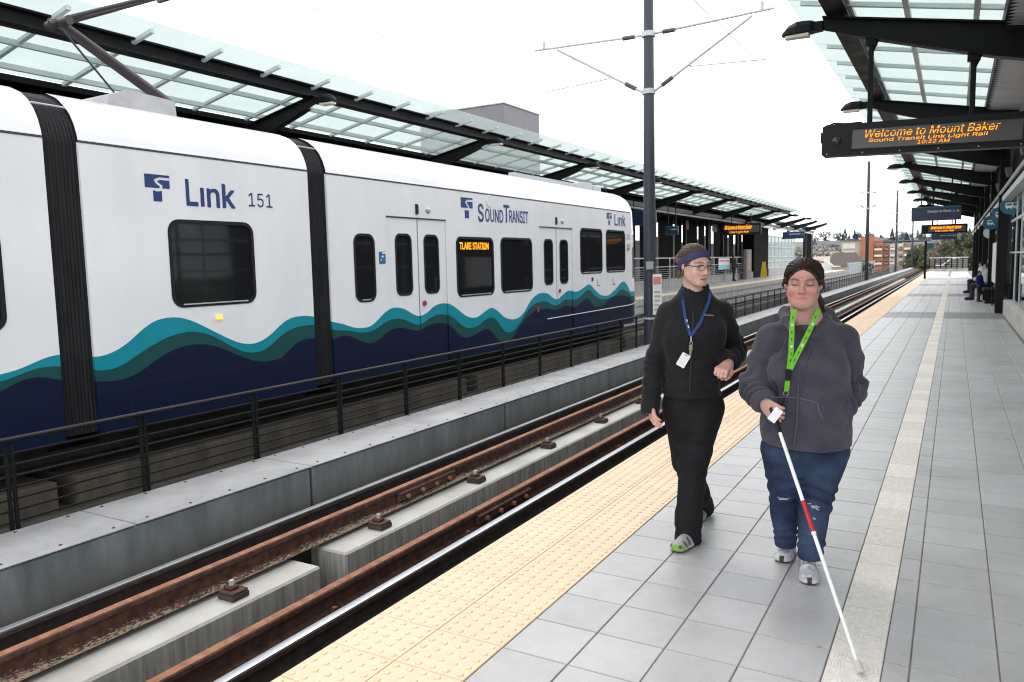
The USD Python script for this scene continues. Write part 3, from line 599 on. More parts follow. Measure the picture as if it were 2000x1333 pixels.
# roof gear
part(train, "roof_box", hull([(XC + a, y_, z_) for a in (-.6, .6) for y_, z_ in ((5.70, 3.55), (5.72, 3.72), (5.98, 3.83), (6.62, 3.80), (6.64, 3.55))]), pm("light_grey_roof_box", C(.36, .36, .37), .55, .12, 3))
pant = thing_part(train, "pantograph")
frame = pm("pantograph_dark_steel", C(.022, .018, .02), .4, .2, 5)
A, K, B_ = np.array([XC, 7.02, 3.88]), np.array([XC, 5.55, 4.60]), np.array([XC, 7.35, 5.50])
part(pant, "lower_arm", tube([A, K], [.075, .062], 10), frame, smooth=40); part(pant, "upper_arm", cat([tube([K + (.02, -.12, -.04), K + (.0, .12, .05), B_ + (-.25, 0, 0)], .034, 8), tube([K + (0, -.08, 0), B_ + (.25, 0, 0)], .026, 8)]), frame, smooth=40)
part(pant, "control_rod", tube([A + (.15, -.85, -.08), K + (.10, -.02, -.10)], .013, 6), frame)
part(pant, "knuckle", tube([K + (-.22, 0, 0), K + (.22, 0, 0)], .055, 10), frame, smooth=40)
part(pant, "collector_head", cat([bar(B_ + (-.85, d, .05), B_ + (.85, d, .05), .05, .04) for d in (-.2, .2)]), frame)
part(train, "roof_edge_trim", box(XC + .45, XC + .60, 15.4, 18.6, ZC + .60, ZC + .70), galv)
part(train, "roof_rack", cat([bbox(XC + .2, XC + .55, 19.3, 19.85, ZC + .58, ZC + .80, .02), bbox(XC + .2, XC + .55, 19.95, 20.5, ZC + .58, ZC + .76, .02)]), galv)
# trucks and wheels below
for yc in (0.5, 6.5, 12.9 + 5.1, 11.0):
    if yc == 11.0: continue
    bg = part(train, "truck", box(XC - .8, XC + .8, yc - 1.2, yc + 1.2, TOR + .15, ZB - .1), seal)
    for dy in (-.9, .9):
        m = cat([to_frame(trimesh.creation.cylinder(.33, .12, sections=28), (XC + s * .75, yc + dy, TOR + .33), (0, 1, 0), (0, 0, 1), (1, 0, 0)) for s in (-1, 1)])
        part(bg, "wheel", m, rail_side, smooth=40)
# plinths of the far track, seen under the railing
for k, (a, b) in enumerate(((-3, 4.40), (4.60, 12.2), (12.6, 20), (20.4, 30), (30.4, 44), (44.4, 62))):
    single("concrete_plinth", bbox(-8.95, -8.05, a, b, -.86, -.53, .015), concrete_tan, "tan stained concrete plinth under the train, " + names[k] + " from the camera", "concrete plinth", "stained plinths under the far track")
# ================================================================ canopies and station buildings
pane_g = gmat("frosted_canopy_glass", {"t": ("transparent_bsdf", {"color": (.655, .70, .685)}), "d": ("translucent_bsdf", {"color": (.655, .70, .685)}), "f": ("diffuse_bsdf", {"color": (.70, .76, .745)}),
    "n": ("noise_texture", {"scale": 1.7, "detail": 4.0}), "g": ("geometry", {}), "m0": ("mix_closure", {"fac": .5}), "mr": ("map_range", {"from_min": .3, "from_max": .7, "to_min": .24, "to_max": .34}), "m": ("mix_closure", {})},
    [("d.BSDF", "m0.closure1"), ("f.BSDF", "m0.closure2"), ("g.position", "n.vector"), ("n.fac", "mr.value"), ("mr.result", "m.fac"), ("t.BSDF", "m.closure1"), ("m0.closure", "m.closure2")], surface="m.closure")
clear_g = gmat("clear_window_glass", {"t": ("transparent_bsdf", {"color": (.80, .86, .85)}), "g": ("glossy_bsdf", {"color": (.9, .95, .95), "roughness": .02}), "f": ("fresnel", {"IOR": 1.55}), "m": ("mix_closure", {})},
    [("f.fac", "m.fac"), ("t.BSDF", "m.closure1"), ("g.BSDF", "m.closure2")], surface="m.closure")
glaze_bar = pm("grey_green_glazing_bar", C(.60, .68, .66), .5, .05, 5)
soffit_m = gmat("corrugated_soffit", {"g": ("geometry", {}), "n": ("noise_texture", {"scale": 3.0, "detail": 5.0}), "r": ("rgb_ramp", {"ramp": [(.3, (.38, .375, .375)), (.7, (.47, .46, .46))]}), "p": ("principled_bsdf", {"roughness": .42, "metallic": .3})},
    [("g.position", "n.vector"), ("n.fac", "r.fac"), ("r.color", "p.base_color")])
lens_m = pm("pale_lamp_lens", C(.62, .58, .48), .25, .05, 9)
sign_navy = pm("navy_sign_face", C(.010, .022, .058), .35, .05, 4)
sign_teal = pm("teal_sign_edge", C(.010, .10, .16), .4, .05, 4)
sign_white = pm("white_sign_lettering", C(.75, .76, .78), .5, .02, 4)
teal_round = pm("teal_round_sign", C(.006, .115, .165), .4, .05, 4)
warm_grey = pm("warm_grey_panel", C(.16, .15, .14), .7, .15, 2)
BEAMS = [5.3 + 6.6 * k for k in range(13)]
def glz(X): return 5.33 - .2 * (X + 2.2)
def canopy(side):
    nr = side == "near"
    fx = (lambda X: X) if nr else (lambda X: -13.04 - X); dz = 0 if nr else .15
    yend = BEAMS[8] + .4 if nr else BEAMS[9] + .3; beams = BEAMS[:9] if nr else BEAMS
    y0 = -1.0
    t = thing("platform_canopy", "black steel canopy with frosted glass over the near platform at the right" if nr else "long black steel and frosted glass canopy over the far platform behind the train", "canopy", (fx(1.0), 30, dz))
    part(t, "edge_beam", cat([box(fx(-1.64), fx(-1.37), y0, yend + (0 if nr else 0), 5.17 + dz, 5.20 + dz), box(fx(-1.525), fx(-1.485), y0, yend, 4.99 + dz, 5.17 + dz), box(fx(-1.64), fx(-1.37), y0, yend, 4.955 + dz, 4.99 + dz)]), black_steel)
    part(t, "inner_beam", bbox(fx(.46), fx(.72), y0, (yend if nr else 92), 4.50 + dz, 4.76 + dz), black_steel)
    for X in (-.66, .16): part(t, "purlin", box(fx(X - .035), fx(X + .035), y0, yend, glz(X) - .10 + dz, glz(X) - .016 + dz), glaze_bar)
    part(t, "purlin", box(fx(-1.42), fx(-1.36), y0, yend, glz(-1.4) - .05 + dz, glz(-1.4) - .016 + dz), glaze_bar)
    yb = [12.0 + 1.32 * k for k in range(-9, 60) if 12.0 + 1.32 * k < yend]
    for y in yb:
        a, b = (fx(-2.02), 0, glz(-2.02) - .045 + dz), (fx(.46), 0, glz(.46) - .045 + dz)
        part(t, "glazing_bar", hull([(p[0], y + s * .035, p[2] + q) for p in (a, b) for s in (-1, 1) for q in (-.03, .028)]), glaze_bar)
    rows = [(-2.2, -1.40), (-1.385, -.665), (-.655, .155), (.165, .50)]
    npane = 0; far_p = []
    for y in yb:
        for r, (xa, xb) in enumerate(rows):
            m = hull([(fx(X), yy, glz(X) + q + dz) for X in (xa, xb) for yy in (y + .006, y + 1.314) for q in (-.012, 0)])
            if y < 46 and npane < 230: part(t, "glass_pane", m, pane_g); npane += 1
            else: far_p.append(m)
    part(t, "distant_glass_panes", cat(far_p), pane_g, kind="stuff")
    for k, y in enumerate(beams):
        ex = 0 if k < 9 or nr else .35
        top = [(-1.70, 4.965), (.46, 4.535), (1.02, 4.42)]; bot = [(1.02, 3.98), (.36, 4.14), (-1.30, 4.66), (-1.50, 4.735), (-1.70, 4.80)]
        P = Polygon([(fx(X), z + dz) for X, z in top + bot])
        b = part(t, "cantilever_beam", xz(P.buffer(0), y - .012, y + .012), black_steel)
        for nm, pts in (("top_flange", top), ("bottom_flange", [(1.02, 3.98), (.36, 4.14), (-1.30, 4.66), (-1.50, 4.735)])):
            ms = [hull([(fx(X), y + s * .085, z + q + dz) for X, z in seg for s in (-1, 1) for q in (-.012, .012)]) for seg in zip(pts[:-1], pts[1:])]
            part(b, nm, cat(ms), black_steel)
        part(b, "bracket", box(fx(-1.56), fx(-1.45), y - .09, y + .09, 4.93 + dz, 5.0 + dz), black_steel)
        lx = fx(-1.70); s = -1 if nr else 1
        ord_ = names[k] if k < 12 else "farthest"
        if k < 11:
            lm = thing("canopy_lamp", f"black lamp on the canopy arm tip over the {'near' if nr else 'far'} platform, {ord_} from the camera", "lamp", (lx + s * .3, y, 4.85 + dz), f"lamps along the {'near' if nr else 'far'} canopy")
            S = [(.0, .055, .07, 0), (.10, .06, .075, 0), (.16, .10, .085, .01), (.34, .115, .085, .02), (.46, .10, .06, .0), (.545, .05, .02, -.045)]
            v = []
            rings = []
            for d, w, h, o in S: rings.append([(lx + s * d, y + w * a, 4.855 + o + dz + h * b_) for a, b_ in ((-1, -.85), (1, -.85), (1, .2), (.6, 1), (-.6, 1), (-1, .2))])
            ms = [hull(rings[i] + rings[i + 1]) for i in range(len(rings) - 1)]
            part(lm, "housing", cat(ms), black_steel, smooth=25)
            part(lm, "lens", hull([(lx + s * d, y + w * a, 4.765 + dz + q) for d, w in ((.18, .085), (.50, .06)) for a in (-1, 1) for q in (-.018, .02)]), lens_m)
    # corrugated soffit strip beside the beams
    if nr:
        n = int((64 - y0) / .15); v, f = [], []
        for i in range(2 * n):
            yy = y0 + i * .075; z = 4.50 + (.014 if (i // 1) % 2 else 0); v += [(.47, yy, z), (1.12, yy, z - .10)]
        for i in range(2 * n - 1): f.append([2 * i, 2 * i + 1, 2 * i + 3, 2 * i + 2])
        part(t, "corrugated_soffit", (np.array(v), np.array(f)), soffit_m)
    return t
cn = canopy("near"); cf = canopy("far")

# ---- signs hanging from the near canopy
led_amber2 = gmat("amber_led_letters", {"e": ("emission", {"color": (1.0, .33, .015), "strength": .95})}, [], surface="e.emission")
screen_m = pm("dark_led_screen", C(.075, .066, .06), .25, .05, 4)
sign_black = pm("black_sign_case", C(.005, .005, .006), .45, .1, 5, spec=.25)
def slit(m, z0, z1):
    """leaves out the rows of lamps between z0 and z1, as the shutter caught the display"""
    a = trimesh.intersections.slice_mesh_plane(m, (0, -1, 0), (0, z0, 0), cap=False); b = trimesh.intersections.slice_mesh_plane(m, (0, 1, 0), (0, z1, 0), cap=False); return cat([a, b])
def led_sign(lab, X0, X1, Y, Z0, Z1, tilt, lines, side=1, detail=True):
    t = thing("departure_display", lab, "display", ((X0 + X1) / 2, Y, Z1 + .6), "amber departure displays")
    w = X1 - X0; h = Z1 - Z0; ca, sa = math.cos(tilt), math.sin(tilt)
    ex, ey, ez = (ca, 0, sa), (-sa, 0, ca), (0, -1, 0)          # drawing plane: x right, y up, z to the camera
    o = np.array([X0, Y, Z0])
    def put(nm, m, mt, **k): return part(t, nm, to_frame(m, o, ex, ey, ez), mt, **k)
    case = Polygon([(0, .03), (.03, 0), (w, 0), (w, h), (.05, h), (0, h - .03)])
    m = extr(case, .20); m.apply_translation((0, 0, -.10)); put("case", m, sign_black)
    put("screen", xy(sbox(.155 * w, .19 * h, .96 * w, .80 * h), .1005, .104), screen_m)
    fr = sbox(.145 * w, .165 * h, .97 * w, .825 * h).difference(sbox(.157 * w, .195 * h, .958 * w, .795 * h)); put("screen_frame", xy(fr, .101, .114), sign_black)
    for i, (txt, x0, y0, hh, ww, bold, sl) in enumerate(lines):
        m = meshkit.text_mesh(txt, hh, .003, bold); m.apply_scale((ww / (m.bounds[1][0] - m.bounds[0][0]), 1, 1)); m.vertices[:, 0] += m.vertices[:, 1] * .22
        if sl: m = slit(m, .52 * hh, .66 * hh); m = trimesh.Trimesh(m.vertices, m.faces)
        m.apply_translation((x0 * w, y0 * h, .105)); put("lettering", m, led_amber2)
    if detail:
        m = trimesh.creation.icosphere(3, .062); m.apply_scale((1, 1, .55)); m.apply_translation((.078 * w, .48 * h, .10)); put("camera_dome", m, gmat("smoked_dome", {"p": ("principled_bsdf", {"base_color": (.02, .02, .022), "roughness": .06})}, []), smooth=True)
        for k in range(6):
            m = trimesh.creation.icosphere(1, .011); m.apply_translation(((.03 + .185 * k) * w if k else .03 * w, .07 * h, .10)); put("screw", m, galv)
        put("hinge", cat([box(-.03, .0, -.0, .0, 0, 0) if False else trimesh.creation.box((.03, .14, .10), trimesh.transformations.translation_matrix((-.012, .62 * h, 0)))]), sign_black)
        put("cable", tube([(.20 * w, h + .02, 0), (.12 * w, h + .012, .01), (.05 * w, h + .03, 0), (.01 * w, h - .02, 0)], .012, 6), sign_black)
    for q in (.245, .735):
        x = X0 + q * w; zt = np.interp(x, [-1.5, -1.3, .36], [4.73, 4.66, 4.14]); zb = Z0 + h + q * w * sa - .02
        if side > 0:
            part(t, "hanger", cat([bbox(x - .032, x + .032, Y - .03, Y + .03, zb, zt, .006), bbox(x - .075, x + .075, Y - .05, Y + .05, zt - .10, zt + .01, .01), bar((x + .1, Y, zt + .02), (x + .02, Y, zt - .17), .03, .03, (0, 1, 0))]), black_steel)
        else: part(t, "hanger", bbox(x - .032, x + .032, Y - .03, Y + .03, zb, 4.6, .006), black_steel)
    return t
big = [("Welcome to Mount Baker", .215, .525, .10, 1.58, False, True), ("Sound Transit Link Light Rail", .24, .38, .044, 1.40, False, False), ("10:22 AM", .48, .245, .044, .37, False, False)]
led_sign("large black departure display with amber lettering at the upper right", -1.68, .80, 11.9, 3.04, 3.475, -.032, big)
led_sign("small distant departure display with amber lettering under the blue sign", -1.28, .45, 37.9, 2.53, 2.92, 0, [("Welcome to Mount Baker", .2, .50, .13, 1.15, True, False), ("Link Light Rail", .3, .22, .06, .7, True, False)], detail=False)
led_sign("departure display with amber lettering under the far platform canopy", -13.35, -10.85, 51.3, 3.22, 3.95, 0, [("Welcome to Mount Baker", .06, .50, .26, 1.75, True, False), ("Link Light Rail", .2, .16, .12, 1.2, True, False)], side=-1, detail=False)
def hang_sign(lab, X0, X1, Y, Z0, Z1, txt=None, group=None, zt=4.4, small=False):
    t = thing("direction_sign", lab, "sign", ((X0 + X1) / 2, Y, zt), group)
    part(t, "sign_board", bbox(X0, X1, Y - .05, Y + .05, Z0, Z1, .006), sign_navy); part(t, "sign_edge", bbox(X0, X1, Y - .06, Y + .06, Z1 + .001, Z1 + .05, .006), sign_teal)
    part(t, "bottom_trim", box(X0, X1, Y - .055, Y + .055, Z0 - .02, Z0 - .001), pm("brown_sign_trim_" + str(abs(int(Y * 10))), C(.18, .09, .05), .5))
    for q in (.2, .8): part(t, "hanger", box(X0 + q * (X1 - X0) - .02, X0 + q * (X1 - X0) + .02, Y - .02, Y + .02, Z1 + .05, zt), black_steel)
    if txt:
        w = (X1 - X0); part(t, "lettering", text_on(txt, (Z1 - Z0) * .20, .003, (X0 + w * .33, Y - .051, Z0 + (Z1 - Z0) * .62), (1, 0, 0), (0, 0, 1), (0, -1, 0), False, w * .47), sign_white)
        if not small:
            for q, mt in ((.85, pm("light_blue_symbol", C(.02, .25, .55), .5)), (.93, pm("ochre_symbol", C(.45, .25, .03), .5))):
                m = trimesh.creation.cylinder(.045, .004, sections=16); m.apply_transform(trimesh.transformations.rotation_matrix(np.pi / 2, [1, 0, 0])); m.apply_translation((X0 + w * q, Y - .053, Z0 + (Z1 - Z0) * .68)); part(t, "symbol", m, mt)
hang_sign("navy hanging sign reading Elevator to Street over the near platform", -1.40, .17, 31.7, 2.87, 3.30, "Elevator to Street")
hang_sign("smaller navy sign farthest along the near platform behind the distant display", -1.03, .08, 44.6, 2.40, 2.66, "Elevator to Street")
hang_sign("small navy sign under the far canopy beside the tall dark pole", -12.75, -12.1, 38.0, 2.95, 3.32, "T  Seattle", zt=4.6)
hang_sign("navy sign near the end of the far platform canopy", -13.0, -11.2, 70.0, 3.30, 3.85, "Elevator to Street", zt=4.6)
hang_sign("teal topped navy sign just behind the train nose", -13.6, -12.2, 35.0, 3.35, 3.98, zt=4.5)

# ---- near station building on the right edge
mull = pm("pale_window_frame", C(.50, .52, .53), .4, .05, 3, metal=.3)
nb = thing("station_building", "dark station building with glass wall along the right edge", "building", (2.6, 40, 0))
part(nb, "base_wall", bbox(1.16, 1.42, 3.0, 24.2, 0, .40, .012), pm("pale_concrete_base", C(.42, .405, .37), .85, .15, 3, bump=.003))
part(nb, "upper_wall", box(1.28, 1.45, 0, 66, 3.05, 4.55), dark_wall)
part(nb, "header", bbox(1.06, 1.28, 0, 66, 3.0, 3.14, .01), galv)
part(nb, "roof", box(1.14, 8, -2, 66, 4.62, 4.75), dark_wall)
part(nb, "rear_wall", box(6.2, 6.35, 24.0, 66, 0, 4.6), dark_wall)
part(nb, "end_wall", box(1.5, 6.2, 65.8, 66, 0, 4.6), dark_wall)
for k in range(9):
    y = 5.0 + 6.6 * k - .0 + .0
    y = 24.8 + 6.6 * (k - 3)
    if y < 20: continue
    part(nb, "column", cat([bbox(1.0, 1.22, y - .11, y - .085, 0, 4.5, .004), bbox(1.0, 1.22, y + .085, y + .11, 0, 4.5, .004), box(1.10, 1.12, y - .085, y + .085, 0, 4.5)]) if k == 3 else bbox(1.02, 1.20, y - .09, y + .09, 0, 4.5), black_steel)
for k in range(12):
    y = 3.4 + k * 1.72
    part(nb, "window_mullion", box(1.27, 1.31, y - .02, y + .02, .40, 3.0), mull)
    part(nb, "glass", box(1.285, 1.295, y + .022, min(y + 1.698, 24.2), .42, 2.99), clear_g)
for z, h in ((2.42, .06), (1.62, .04)): part(nb, "window_transom", box(1.265, 1.315, 3.2, 24.2, z, z + h), mull)
hr = thing("handrail", "pale handrail with balusters inside the glass wall at the right edge", "handrail", (1.5, 14, .4))
part(hr, "top_rail", tube([(1.5, 3.4, 1.0), (1.5, 24.0, 1.0)], .028, 8), stainless)
for k in range(36): part(hr, "baluster", tube([(1.5, 3.6 + k * .56, .4), (1.5, 3.6 + k * .56, 1.0)], .014, 6), stainless)
for k in range(10): part(nb, "rear_window_bar", box(3.4, 3.45, 4 + k * 2.1, 4.08 + k * 2.1, 0, 3.2), mull)
part(nb, "rear_transom", cat([box(3.4, 3.44, 3, 24, z, z + .06) for z in (1.2, 2.1, 3.1)]), mull)
part(nb, "inner_floor", box(1.43, 8, 2, 66, -.1, .02), warm_grey)
# things between the columns beyond the glass
for k in range(7):
    y = 27.0 + k * 4.6
    part(nb, "louvre_panel", box(1.5, 1.6, y, y + 3.2, .2, 3.0), dark_wall)
for k in range(3):
    rl = thing("platform_rail", ["stainless guard rail behind the bench, nearest bay", "stainless guard rail behind the bench, second bay", "stainless guard rail behind the bench, third bay"][k], "guard rail", (1.35, 34 + k * 6.6, 0))
    part(rl, "rail", cat([box(1.32, 1.37, 31.7 + k * 6.6, 37.7 + k * 6.6, z, z + .06) for z in (1.28, .84)]), stainless); part(rl, "post", box(1.32, 1.37, 34.6 + k * 6.6, 34.7 + k * 6.6, .0, 1.28), stainless)
wf = thing("map_board", "white and brown map board beside the tall black column", "map board", (1.08, 27.2, 0))
part(wf, "panel", bbox(1.04, 1.10, 26.0, 28.7, .75, 1.95, .01), pm("white_board", C(.6, .61, .62), .5)); part(wf, "brown_edge", box(1.03, 1.11, 25.9, 26.0, .7, 2.0), pm("brown_board_edge", C(.16, .06, .035), .6)); part(wf, "leg", box(1.05, 1.09, 26.1, 26.2, 0, .75), black_steel); part(wf, "leg", box(1.05, 1.09, 28.5, 28.6, 0, .75), black_steel)
bn = None
for k, y in enumerate((30.6, 37.5, 44.8)):
    b = thing("bench", ["dark bench behind the child in blue", "dark bench along the wall, middle of three", "dark bench farthest along the wall"][k], "bench", (1.05, y, 0))
    part(b, "seat", bbox(.85, 1.22, y - 1.3, y + 1.3, .42, .47), black_steel)
    for dy in (-1.1, 1.1): part(b, "leg", box(.9, 1.18, y + dy - .04, y + dy + .04, 0, .42), black_steel)
    part(b, "backrest", bbox(1.2, 1.24, y - 1.3, y + 1.3, .55, .85), black_steel)
def bus_icon(o):
    ms = [xy(rrect(-.10, -.06, .07, .085, .03).difference(sbox(-.075, 0, .045, .055)), 0, .004)]
    for x in (-.06, .03): m = trimesh.creation.cylinder(.018, .004, sections=12); m.apply_translation((x, -.07, .002)); ms.append(m)
    ms.append(xy(Polygon([(.08, -.03), (.13, -.06), (.08, -.09)]), 0, .004))
    return to_frame(cat(ms), o, (1, 0, 0), (0, 0, 1), (0, -1, 0))
for lab, X, Y, Z, R, sq in (("teal round transit sign with bus symbol, largest at the right", 1.25, 24.6, 2.885, .235, 0), ("teal square sign between the two round transit signs", 1.16, 28.0, 2.80, .20, 1), ("teal round transit sign, smallest and darkest of the three", 1.05, 31.2, 2.68, .24, 0)):
    t = thing("transit_sign", lab, "sign", (X, Y, Z))
    if sq: m = bbox(X - R, X + R, Y - .04, Y + .04, Z - R, Z + R)
    else:
        m = trimesh.creation.cylinder(R, .08, sections=36); m.apply_transform(trimesh.transformations.rotation_matrix(np.pi / 2, [1, 0, 0])); m.apply_translation((X, Y, Z))
    part(t, "disc" if not sq else "board", m, teal_round); part(t, "bus_symbol", bus_icon((X - .01, Y - .041, Z)), sign_white)
    part(t, "bracket", bbox(X - .02, X + .25, Y - .02, Y + .02, Z - .02, Z + .02), black_steel)
ck = thing("station_clock", "small round white clock on the dark wall past the signs", "clock", (1.2, 36, 2.5)); m = trimesh.creation.cylinder(.22, .06, sections=24); m.apply_transform(trimesh.transformations.rotation_matrix(np.pi / 2, [1, 0, 0])); m.apply_translation((1.18, 36, 2.45)); part(ck, "face", m, white_paint); part(ck, "stem", box(1.16, 1.20, 35.98, 36.02, 2.67, 3.0), black_steel)
# ceiling gear between soffit and wall
cg = thing("ceiling_fixture", "grey conduits and loudspeakers under the near canopy roof", "conduit", (1.2, 30, 3.2))
part(cg, "pipe", tube([(1.02, 2, 3.22), (1.02, 64, 3.22)], .035, 8), galv)
for k in range(9): part(cg, "speaker", hull([(1.14 + a, 14 + k * 5.2 + b, 3.75 + c) for a, b, c in ((0, -.2, -.12), (.12, -.2, -.12), (0, .2, -.12), (.12, .2, -.12), (-.05, -.15, .12), (.1, -.15, .12), (-.05, .15, .12), (.1, .15, .12))]), warm_grey)
# post sign at the platform edge far away
ps = thing("post_sign", "slim dark post with a small teal flag sign at the far platform edge", "sign", (-1.74, 60.4, 0))
part(ps, "post", bbox(-1.81, -1.67, 60.3, 60.5, 0, 2.6), black_steel); part(ps, "flag", bbox(-1.66, -1.25, 60.36, 60.44, 2.12, 2.45), sign_teal)

# ---- far platform building
fb = thing("far_station_building", "dark far platform building of black columns with lit slits", "building", (-14.4, 30, ZF))
slit_m = pm("grey_translucent_panel", C(.13, .125, .12), .6, .12, 1.5)
part(fb, "fascia", bbox(-13.52, -13.40, -6, 90, 4.30, 4.52, .01), warm_grey); part(fb, "pipe", tube([(-13.36, -6, 4.2), (-13.36, 90, 4.2)], .05, 6), galv)
part(fb, "roof", box(-20, -13.5, -6, 68, 4.60, 4.80), dark_wall)
part(fb, "plinth", bbox(-14.3, -13.75, -6, 66.5, ZF, .62, .01), concrete)
part(fb, "ceiling", box(-14.6, -13.5, -6, 68, 4.1, 4.14), dark_wall)
rg = np.random.default_rng(3); y = -6.0; k = 0
while y < 66:
    w = float(rg.choice([1.3, 1.9, 2.6])); part(fb, "dark_panel", box(-14.60, -14.56, y, y + w, .6, 4.1), dark_wall); y += w
    g = float(rg.choice([.36, .5, .7]))
    part(fb, "slit_panel", box(-14.59, -14.57, y + .003, y + g - .003, .6, 2.75 + .25 * (k % 3)), slit_m)
    if k % 2 == 0: part(fb, "column", box(-14.25, -14.05, y + g + .5, y + g + .7, .6, 4.3), black_steel)
    if k % 3 == 0: part(fb, "header_panel", box(-14.44, -14.40, y - .2, y + g + .25, 3.55, 4.1), warm_grey)
    y += g; k += 1
part(fb, "dark_block", box(-14.5, -13.7, 62.2, 67.6, ZF, 4.2), dark_wall)
part(fb, "end_column", bbox(-14.3, -13.6, 89.5, 90.6, ZF, 4.3), black_steel); part(fb, "end_column", bbox(-14.0, -13.7, 86.6, 86.9, ZF, 4.3), black_steel)
fr_ = thing("platform_rail", "stainless railing with fine bars along the far platform plinth", "railing", (-13.55, 30, ZF))
part(fr_, "top_rail", cat([box(-13.58, -13.53, -4, 60, 1.76, 1.81), box(-13.58, -13.53, -4, 60, 1.30, 1.34)]), stainless)
for k in range(6): part(fr_, "bar", tube([(-13.55, -4, .62 + k * .11), (-13.55, 60, .62 + k * .11)], .009, 5), stainless)
for k in range(22): part(fr_, "post", box(-13.58, -13.53, -4 + 3 * k, -3.94 + 3 * k, ZF, 1.8), stainless)
ws = thing("glass_windscreen", "white framed glass windscreen near the end of the far platform", "windscreen", (-13.9, 74, ZF))
for k in range(9): part(ws, "mullion", box(-13.95, -13.88, 68.2 + k * 1.6, 68.3 + k * 1.6, .8, 3.6), mull)
for z in (.8, 1.35, 1.75, 2.6, 3.55): part(ws, "transom", box(-13.96, -13.87, 68.2, 81.1, z, z + .08), mull)
for k in range(8): part(ws, "pane", box(-13.93, -13.91, 68.3 + k * 1.6, 69.8 + k * 1.6, .82, 3.55), pane_g)
part(ws, "base", bbox(-14.1, -13.7, 68, 82, ZF, .8, .01), concrete)
nt = thing("rail_notice", "small white notice with pink and blue bands on the far railing", "notice", (-13.5, 52.4, 1.3)); part(nt, "board", bbox(-13.52, -13.49, 51.0, 53.8, .98, 1.72, .005), white_paint); part(nt, "pink_band", box(-13.488, -13.484, 51.1, 53.7, 1.48, 1.62), pm("pink_print", C(.6, .2, .22))); part(nt, "blue_band", box(-13.488, -13.484, 51.1, 53.7, 1.02, 1.28), pm("pale_blue_print", C(.25, .5, .6)))
kw = thing("wet_floor_sign", "yellow folding wet floor sign beside the dark far block", "floor sign", (-13.1, 63.0, ZF))
for s in (-1, 1): part(kw, "leaf", hull([(-13.1 + a * w, 63.0 + s * (.05 + d), ZF + z) for a in (-1, 1) for w, d, z in ((.20, .25, 0), (.11, 0, 1.25)) for _ in (0,)] + [(-13.1 + a * w, 63.0 + s * (.08 + d), ZF + z) for a in (-1, 1) for w, d, z in ((.20, .25, 0), (.11, 0, 1.25))]), pm("wet_floor_yellow_" + ("a" if s < 0 else "b"), C(.62, .42, .02), .45))
iv = thing("info_pillar", "slim grey information pillar with an orange strip on the far platform", "pillar", (-13.3, 58.6, ZF)); part(iv, "body", bbox(-13.45, -13.2, 57.6, 59.2, ZF, 2.35), warm_grey); part(iv, "strip", box(-13.19, -13.185, 58.2, 58.5, .9, 2.2), pm("dull_orange_strip", C(.5, .28, .10)))
elev = thing("elevator_tower", "grey boxy elevator tower rising above the far canopy", "tower", (-17.7, 29, 4)); part(elev, "shaft", bbox(-20.2, -16.0, 27.5, 30.6, -6, 8.12, .02), pm("grey_metal_cladding", C(.165, .16, .175), .55, .06, 1.5)); part(elev, "coping", bbox(-20.23, -15.97, 27.47, 30.63, 8.12, 8.18, .01), galv)
# ================================================================ catenary poles, arms and wires
pole_m = pm("dark_blue_grey_pole", C(.020, .024, .034), .42, .15, 4, rvar=.08)
white_tag = pm("white_notice", C(.62, .62, .60), .6)
wire_m = pm("grey_wire", C(.50, .50, .50), .5)
def cat_pole(Y, lab, h, detail):
    X = -5.50
    t = thing("catenary_pole", lab, "pole", (X, Y, -.86), "catenary poles between the tracks" if False else None)
    part(t, "mast", tube([(X, Y, -.86), (X, Y, 1.1), (X, Y, 4.5), (X, Y, h)], [.135, .125, .112, .095], 20), pole_m, smooth=40)
    part(t, "foot_plate", bbox(X - .22, X + .22, Y - .22, Y + .22, -.86, -.80), pole_m)
    aL, aR = -8.10, -3.05
    for z in (6.19, 5.06): part(t, "clamp", tube([(X, Y, z - .05), (X, Y, z + .05)], .135, 14), galv, smooth=40)
    for s, tip in ((-1, aL), (1, aR)):
        n = 8 if detail else 5
        part(t, "top_arm", tube([(X + s * .12, Y, 6.19), (tip, Y, 6.27)], .024, n), galv, smooth=50)
        part(t, "brace", tube([(X + s * .12, Y, 5.06), (X + s * 2.05, Y, 6.20)], .026, n), galv, smooth=50)
        part(t, "insulator", cat([tube([(X + s * .30, Y, 6.193), (X + s * .55, Y, 6.197)], .045, n), tube([(X + s * .28, Y, 5.154), (X + s * .5, Y, 5.284)], .045, n)]), pm("dark_insulator_" + str(int(Y)) + ("l" if s < 0 else "r"), C(.05, .05, .055), .4), smooth=50)
        part(t, "wire_saddle", tube([(tip - s * .22, Y, 6.27), (tip - s * .22, Y, 6.42)], .035, n), galv)
        r0 = X + s * .85; part(t, "registration_arm", tube([(r0, Y, 5.44), (X + s * 2.3, Y, 5.36), (X + s * 2.32, Y, 5.26)], .012, 5), galv)
        part(t, "bracket", tube([(r0, Y, 5.46), (r0, Y, 5.52)], .03, n), galv)
    if detail:
        part(t, "band", tube([(X, Y, .42), (X, Y, .46)], .134, 20), galv, smooth=40); part(t, "number_tag", bbox(X - .02, X + .13, Y - .16, Y - .13, 1.46, 1.62, .004), pm("grey_tag", C(.28, .28, .29)))
        tg = part(t, "notice", bbox(X + .12, X + .31, Y - .16, Y - .15, .52, 1.36, .004), white_tag); part(tg, "red_band", box(X + .135, X + .295, Y - .164, Y - .1605, 1.15, 1.30), pm("faded_red_print", C(.5, .16, .14)))
        part(tg, "print", cat([box(X + .15, X + .28, Y - .164, Y - .1605, .62 + .09 * k, .65 + .09 * k) for k in range(5)]), pm("grey_print", C(.3, .3, .3)))
